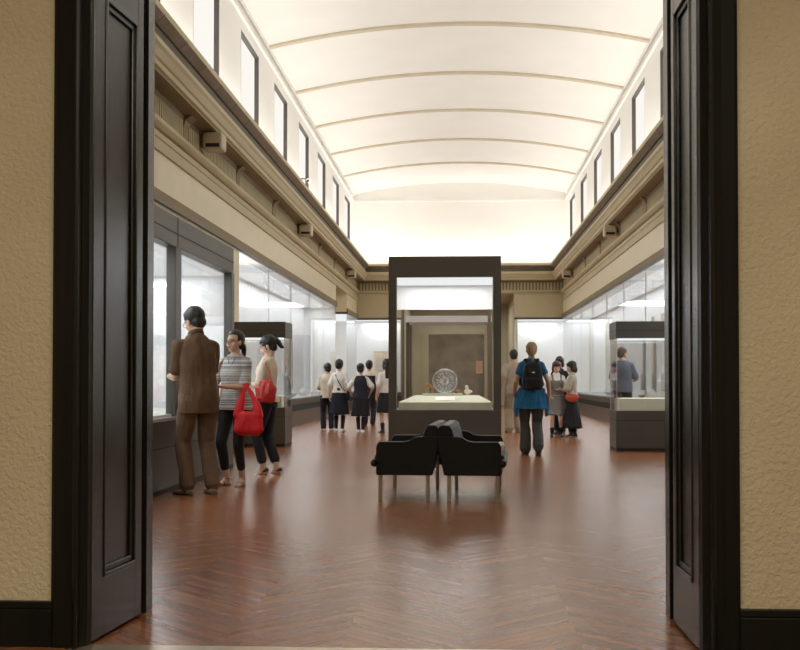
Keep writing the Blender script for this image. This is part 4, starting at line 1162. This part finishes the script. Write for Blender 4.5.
# 5 beige man ---------------------------------------------------------------
p = Person('man in beige shirt and khaki trousers with hands before him, beyond the blond woman', (1.10, 23.3), 14, 1.72, False, SK2, .009,
    head=(-10, 4, 0), hands=(((-.27, .05, .88), (0, .2, -1), (1, 0, 0), (-.3, -1, 0)), ((.17, .22, 1.02), (-.6, .5, 0), (0, 0, 1), (1, -.9, 0))))
p.body(0); p.top(C_beige, hem=.80, sleeve=.85, inf=.022, wr=.009, slr=.014); p.legs(C_khaki, hem=.05, inf=.018, flare=.012, wr=.01); p.hair(HB, 'short'); p.shoes(SH_dk)
b = BM(); cone(b, (-.33, .05, .78), (.09, .05), (-.33, .05, .62), (.11, .06), (0, 1, 0)); chain(b, [V((-.33, -.01, .78)), V((-.29, .02, .85)), V((-.33, .11, .78))], [.012] * 3)
bag('hand_bag', 'black bag hanging from the left hand of the man in beige', 'bag', b, C_black, p, .01, .004)
# 6 girl in jumper dress ----------------------------------------------------
p = Person('girl with brown fringe in grey pinafore dress and white collared shirt, facing the camera', (1.84, 21.5), 182, 1.43, True, SK, .008, hs=1.15,
    head=(4, 14, 0), hands=(((-.10, .24, 1.08), (.5, .7, .1), (0, -.4, .9), (-.7, -1, -.2)), ((.17, .16, .95), (-.2, .7, -.4), (-1, 0, .3), (.6, -1, 0))))
p.body(1); p.top(C_white, 'white_shirt', hem=.95, sleeve=1.55, inf=.016, wr=.007)
p.skirt(C_grey, 1.04, .50, .225, .19, 10, .03, 'pinafore_skirt'); b = BM(); p.torso(b, .024, .96, 1.30); 
for g in (-1, 1): chain(b, [p.U @ V((g * .085, .115, 1.28)), p.U @ V((g * .10, .05, 1.425)), p.U @ V((g * .10, -.06, 1.42)), p.U @ V((g * .09, -.10, 1.28))], [(.03, .010)] * 4, (1, 0, 0))
p.part('pinafore_bodice', b, C_grey, wr=.004); p.collar(C_white, .066, 1.455, .014, .022); p.hair(HBR, 'bob'); p.socks(C_black, .16); p.shoes(SH_dk)
# 7 person behind her -------------------------------------------------------
p = Person('black-haired person in dark clothes standing behind the girl in the pinafore', (2.0, 22.6), 150, 1.55, True, SK2, .009, hs=1.1, head=(0, 15, 0), feet=((-.07, 0, 0, 4), (.07, 0, 0, -4)))
p.body(1); p.top(C_black, hem=.84, sleeve=1.5, inf=.014); p.legs(C_black, hem=.07, inf=.006, wr=.005); p.hair(HB, 'bob'); p.shoes(SH_dk)
# 8 woman in long skirt -----------------------------------------------------
p = Person('woman with black bob, beige cardigan and long black skirt, turned toward the girl', (2.13, 21.4), 78, 1.43, True, SK, .008, hs=1.14,
    head=(14, 14, 0), feet=((-.06, .03, 0, 4), (.07, -.04, 0, -6)), hands=(((-.08, .30, 1.08), (.3, .8, .1), (0, -.3, .9), (-.6, -1, -.2)), ((.10, .30, 1.06), (-.3, .8, .1), (0, -.3, .9), (.6, -1, -.2))))
p.body(1); p.top(C_cardi, 'cardigan', hem=.88, sleeve=1.5, inf=.020, wr=.008); p.skirt(C_black, 1.03, .20, .225, .225, 14, .04); p.hair(HB, 'bob'); p.socks(C_black, .15); p.shoes(SH_dk, sole=SH_wh)
b = BM(); p.torso(b, .010, 1.0, 1.40); bmesh.ops.translate(b, verts=b.verts, vec=(0, .018, 0)); p.part('white_blouse', b, C_white)
P8 = p
b = BM(); hc = (p.wrist[-1] + p.wrist[1]) / 2 + V((0, .10, .03)); box(b, -.10, .10, -.002, .004, -.07, .07); bmesh.ops.rotate(b, verts=b.verts, cent=(0, 0, 0), matrix=Matrix.Rotation(R(-50), 3, 'X')); bmesh.ops.translate(b, verts=b.verts, vec=hc * p.k)
o = link('booklet', b, C_black); o.matrix_world = Matrix.Translation(p.root.location) @ Matrix.Rotation(p.root.rotation_euler.z, 4, 'Z'); tag(o, 'dark booklet held between the girl and the woman in the long skirt', 'booklet')
b = BM(); S = p.elbow[-1] + V((-.05, -.10, -.10)); cone(b, S + V((0, -.11, -.08)), (.07, .05), S + V((0, .11, -.08)), (.07, .05), (0, 0, 1)); cone(b, S + V((0, 0, -.04)), (.13, .04), S + V((0, 0, -.14)), (.12, .05), (0, 1, 0))
chain(b, [S + V((0, -.09, -.04)), S + V((.015, -.05, .12)), p.sh[-1] + V((.0, 0, .06)), S + V((.015, .06, .12)), S + V((0, .09, -.04))], [(.010, .006)] * 5, (0, 1, 0))
bag('shoulder_bag', 'rust red shoulder bag of the woman in the long black skirt', 'bag', b, C_orange, p, .008, .008)
# 9 man by the right wall ---------------------------------------------------
p = Person('man in blue grey shirt seen through the freestanding case on the right', (3.33, 23.0), -28, 1.75, False, SK2, .009, head=(-34, 4, 0), fat=1.08,
    hands=(((-.15, .28, 1.05), (.6, .6, .1), (0, -.3, 1), (-.5, -1, 0)), ((.15, .28, 1.05), (-.6, .6, .1), (0, -.3, 1), (.6, -1, 0))))
p.body(0); p.top(C_bluegrey, hem=.82, sleeve=.9, inf=.022, wr=.009); p.legs(C_dgreen, hem=.05, inf=.016, flare=.01, wr=.01); p.hair(HBR, 'short'); p.shoes(SH_dk)
# left group ----------------------------------------------------------------
p = Person('pupil in off-white shirt and dark trousers, leftmost of the student group', (-2.93, 23.95), 12, 1.43, False, SK2, .009, hs=1.17, head=(14, 8, 0), hands=(((-.12, .26, 1.05), (.6, .6, .1), (0, -.3, 1), (-.6, -1, 0)), None))
p.body(0); p.top(C_offw, hem=.84, sleeve=.8, inf=.020, wr=.009); p.legs(C_navy, hem=.06, inf=.014, wr=.008); p.hair(HB, 'short'); p.shoes(SH_wh)
p = Person('girl in white shirt and dark knee skirt, black strap across her back, among the students', (-2.59, 23.25), -6, 1.50, True, SK, .009, hs=1.17, head=(-4, 2, 0), feet=((-.09, .06, 0, 6), (.10, -.10, 0, -6)))
p.body(0); p.top(C_white, hem=.94, sleeve=.85, inf=.020, wr=.008); p.skirt(C_navy, 1.06, .42, .235, .19, 18, .05); p.hair(HB, 'short'); p.socks(C_black, .36); p.shoes(SH_wh)
b = BM(); chain(b, [p.U @ V(q) for q in ((-.10, .02, 1.45), (-.07, -.10, 1.36), (.0, -.130, 1.22), (.09, -.125, 1.06), (.165, -.08, .98))], [(.016, .006)] * 5, (1, 0, 1)); chain(b, [p.U @ V(q) for q in ((-.10, .02, 1.45), (-.05, .11, 1.36), (.04, .145, 1.22), (.13, .12, 1.04), (.19, .02, .98))], [(.016, .006)] * 5, (1, 0, 1)); cone(b, (.225, -.02, .96), (.08, .035), (.23, -.02, .80), (.09, .04), (0, 1, 0))
bag('satchel', 'black satchel of the second student from the left', 'bag', b, C_black, p, .008, .003)
p = Person('girl with dark vest over white shirt and hair in a bun, third of the students', (-2.105, 22.9), 2, 1.41, True, SK, .009, hs=1.17, head=(-6, 6, 0), feet=((-.05, .03, 0, 4), (.06, -.06, 0, -4)), hands=(((-.22, .14, .95), (.2, .6, -.6), (1, 0, 0), (-1, -.8, 0)), ((.22, .14, .95), (-.2, .6, -.6), (-1, 0, 0), (1, -.8, 0))))
p.body(0); p.top(C_white, hem=.95, sleeve=.85, inf=.020, wr=.006, slr=.02); b = BM(); p.torso(b, .032, .86, 1.44); p.part('vest', b, C_navy, wr=.006); p.skirt(C_black, 1.04, .42, .235, .19, 18, .05); p.hair(HB, 'bun'); p.socks(C_black, .36); p.shoes(SH_wh)
p = Person('boy in white shirt and dark vest standing beyond the girl with the bun', (-2.22, 26.4), -4, 1.53, False, SK2, .009, hs=1.17, head=(8, 6, 0), hands=(((-.13, .26, 1.05), (.6, .6, .1), (0, -.3, 1), (-.6, -1, 0)), ((.25, .05, .88), (0, .2, -1), (-1, 0, 0), (.7, -1, 0))))
p.body(0); p.top(C_offw, hem=.90, sleeve=.85, inf=.020, wr=.008); b = BM(); p.torso(b, .032, .90, 1.34); p.part('vest', b, C_navy, wr=.006); p.legs(C_navy, hem=.06, inf=.014); p.hair(HB, 'short'); p.shoes(SH_dk)
p = Person('girl with long black hair, white shirt and black skirt, half hidden by the central case', (-1.56, 22.9), 24, 1.50, True, SK, .009, hs=1.17, head=(6, 4, 0))
p.body(0); p.top(C_white, hem=.94, sleeve=.85, inf=.018, wr=.008); p.skirt(C_black, 1.06, .48, .23, .18, 18, .05); p.hair(HB, 'long'); p.socks(C_black, .2); p.shoes(SH_dk)
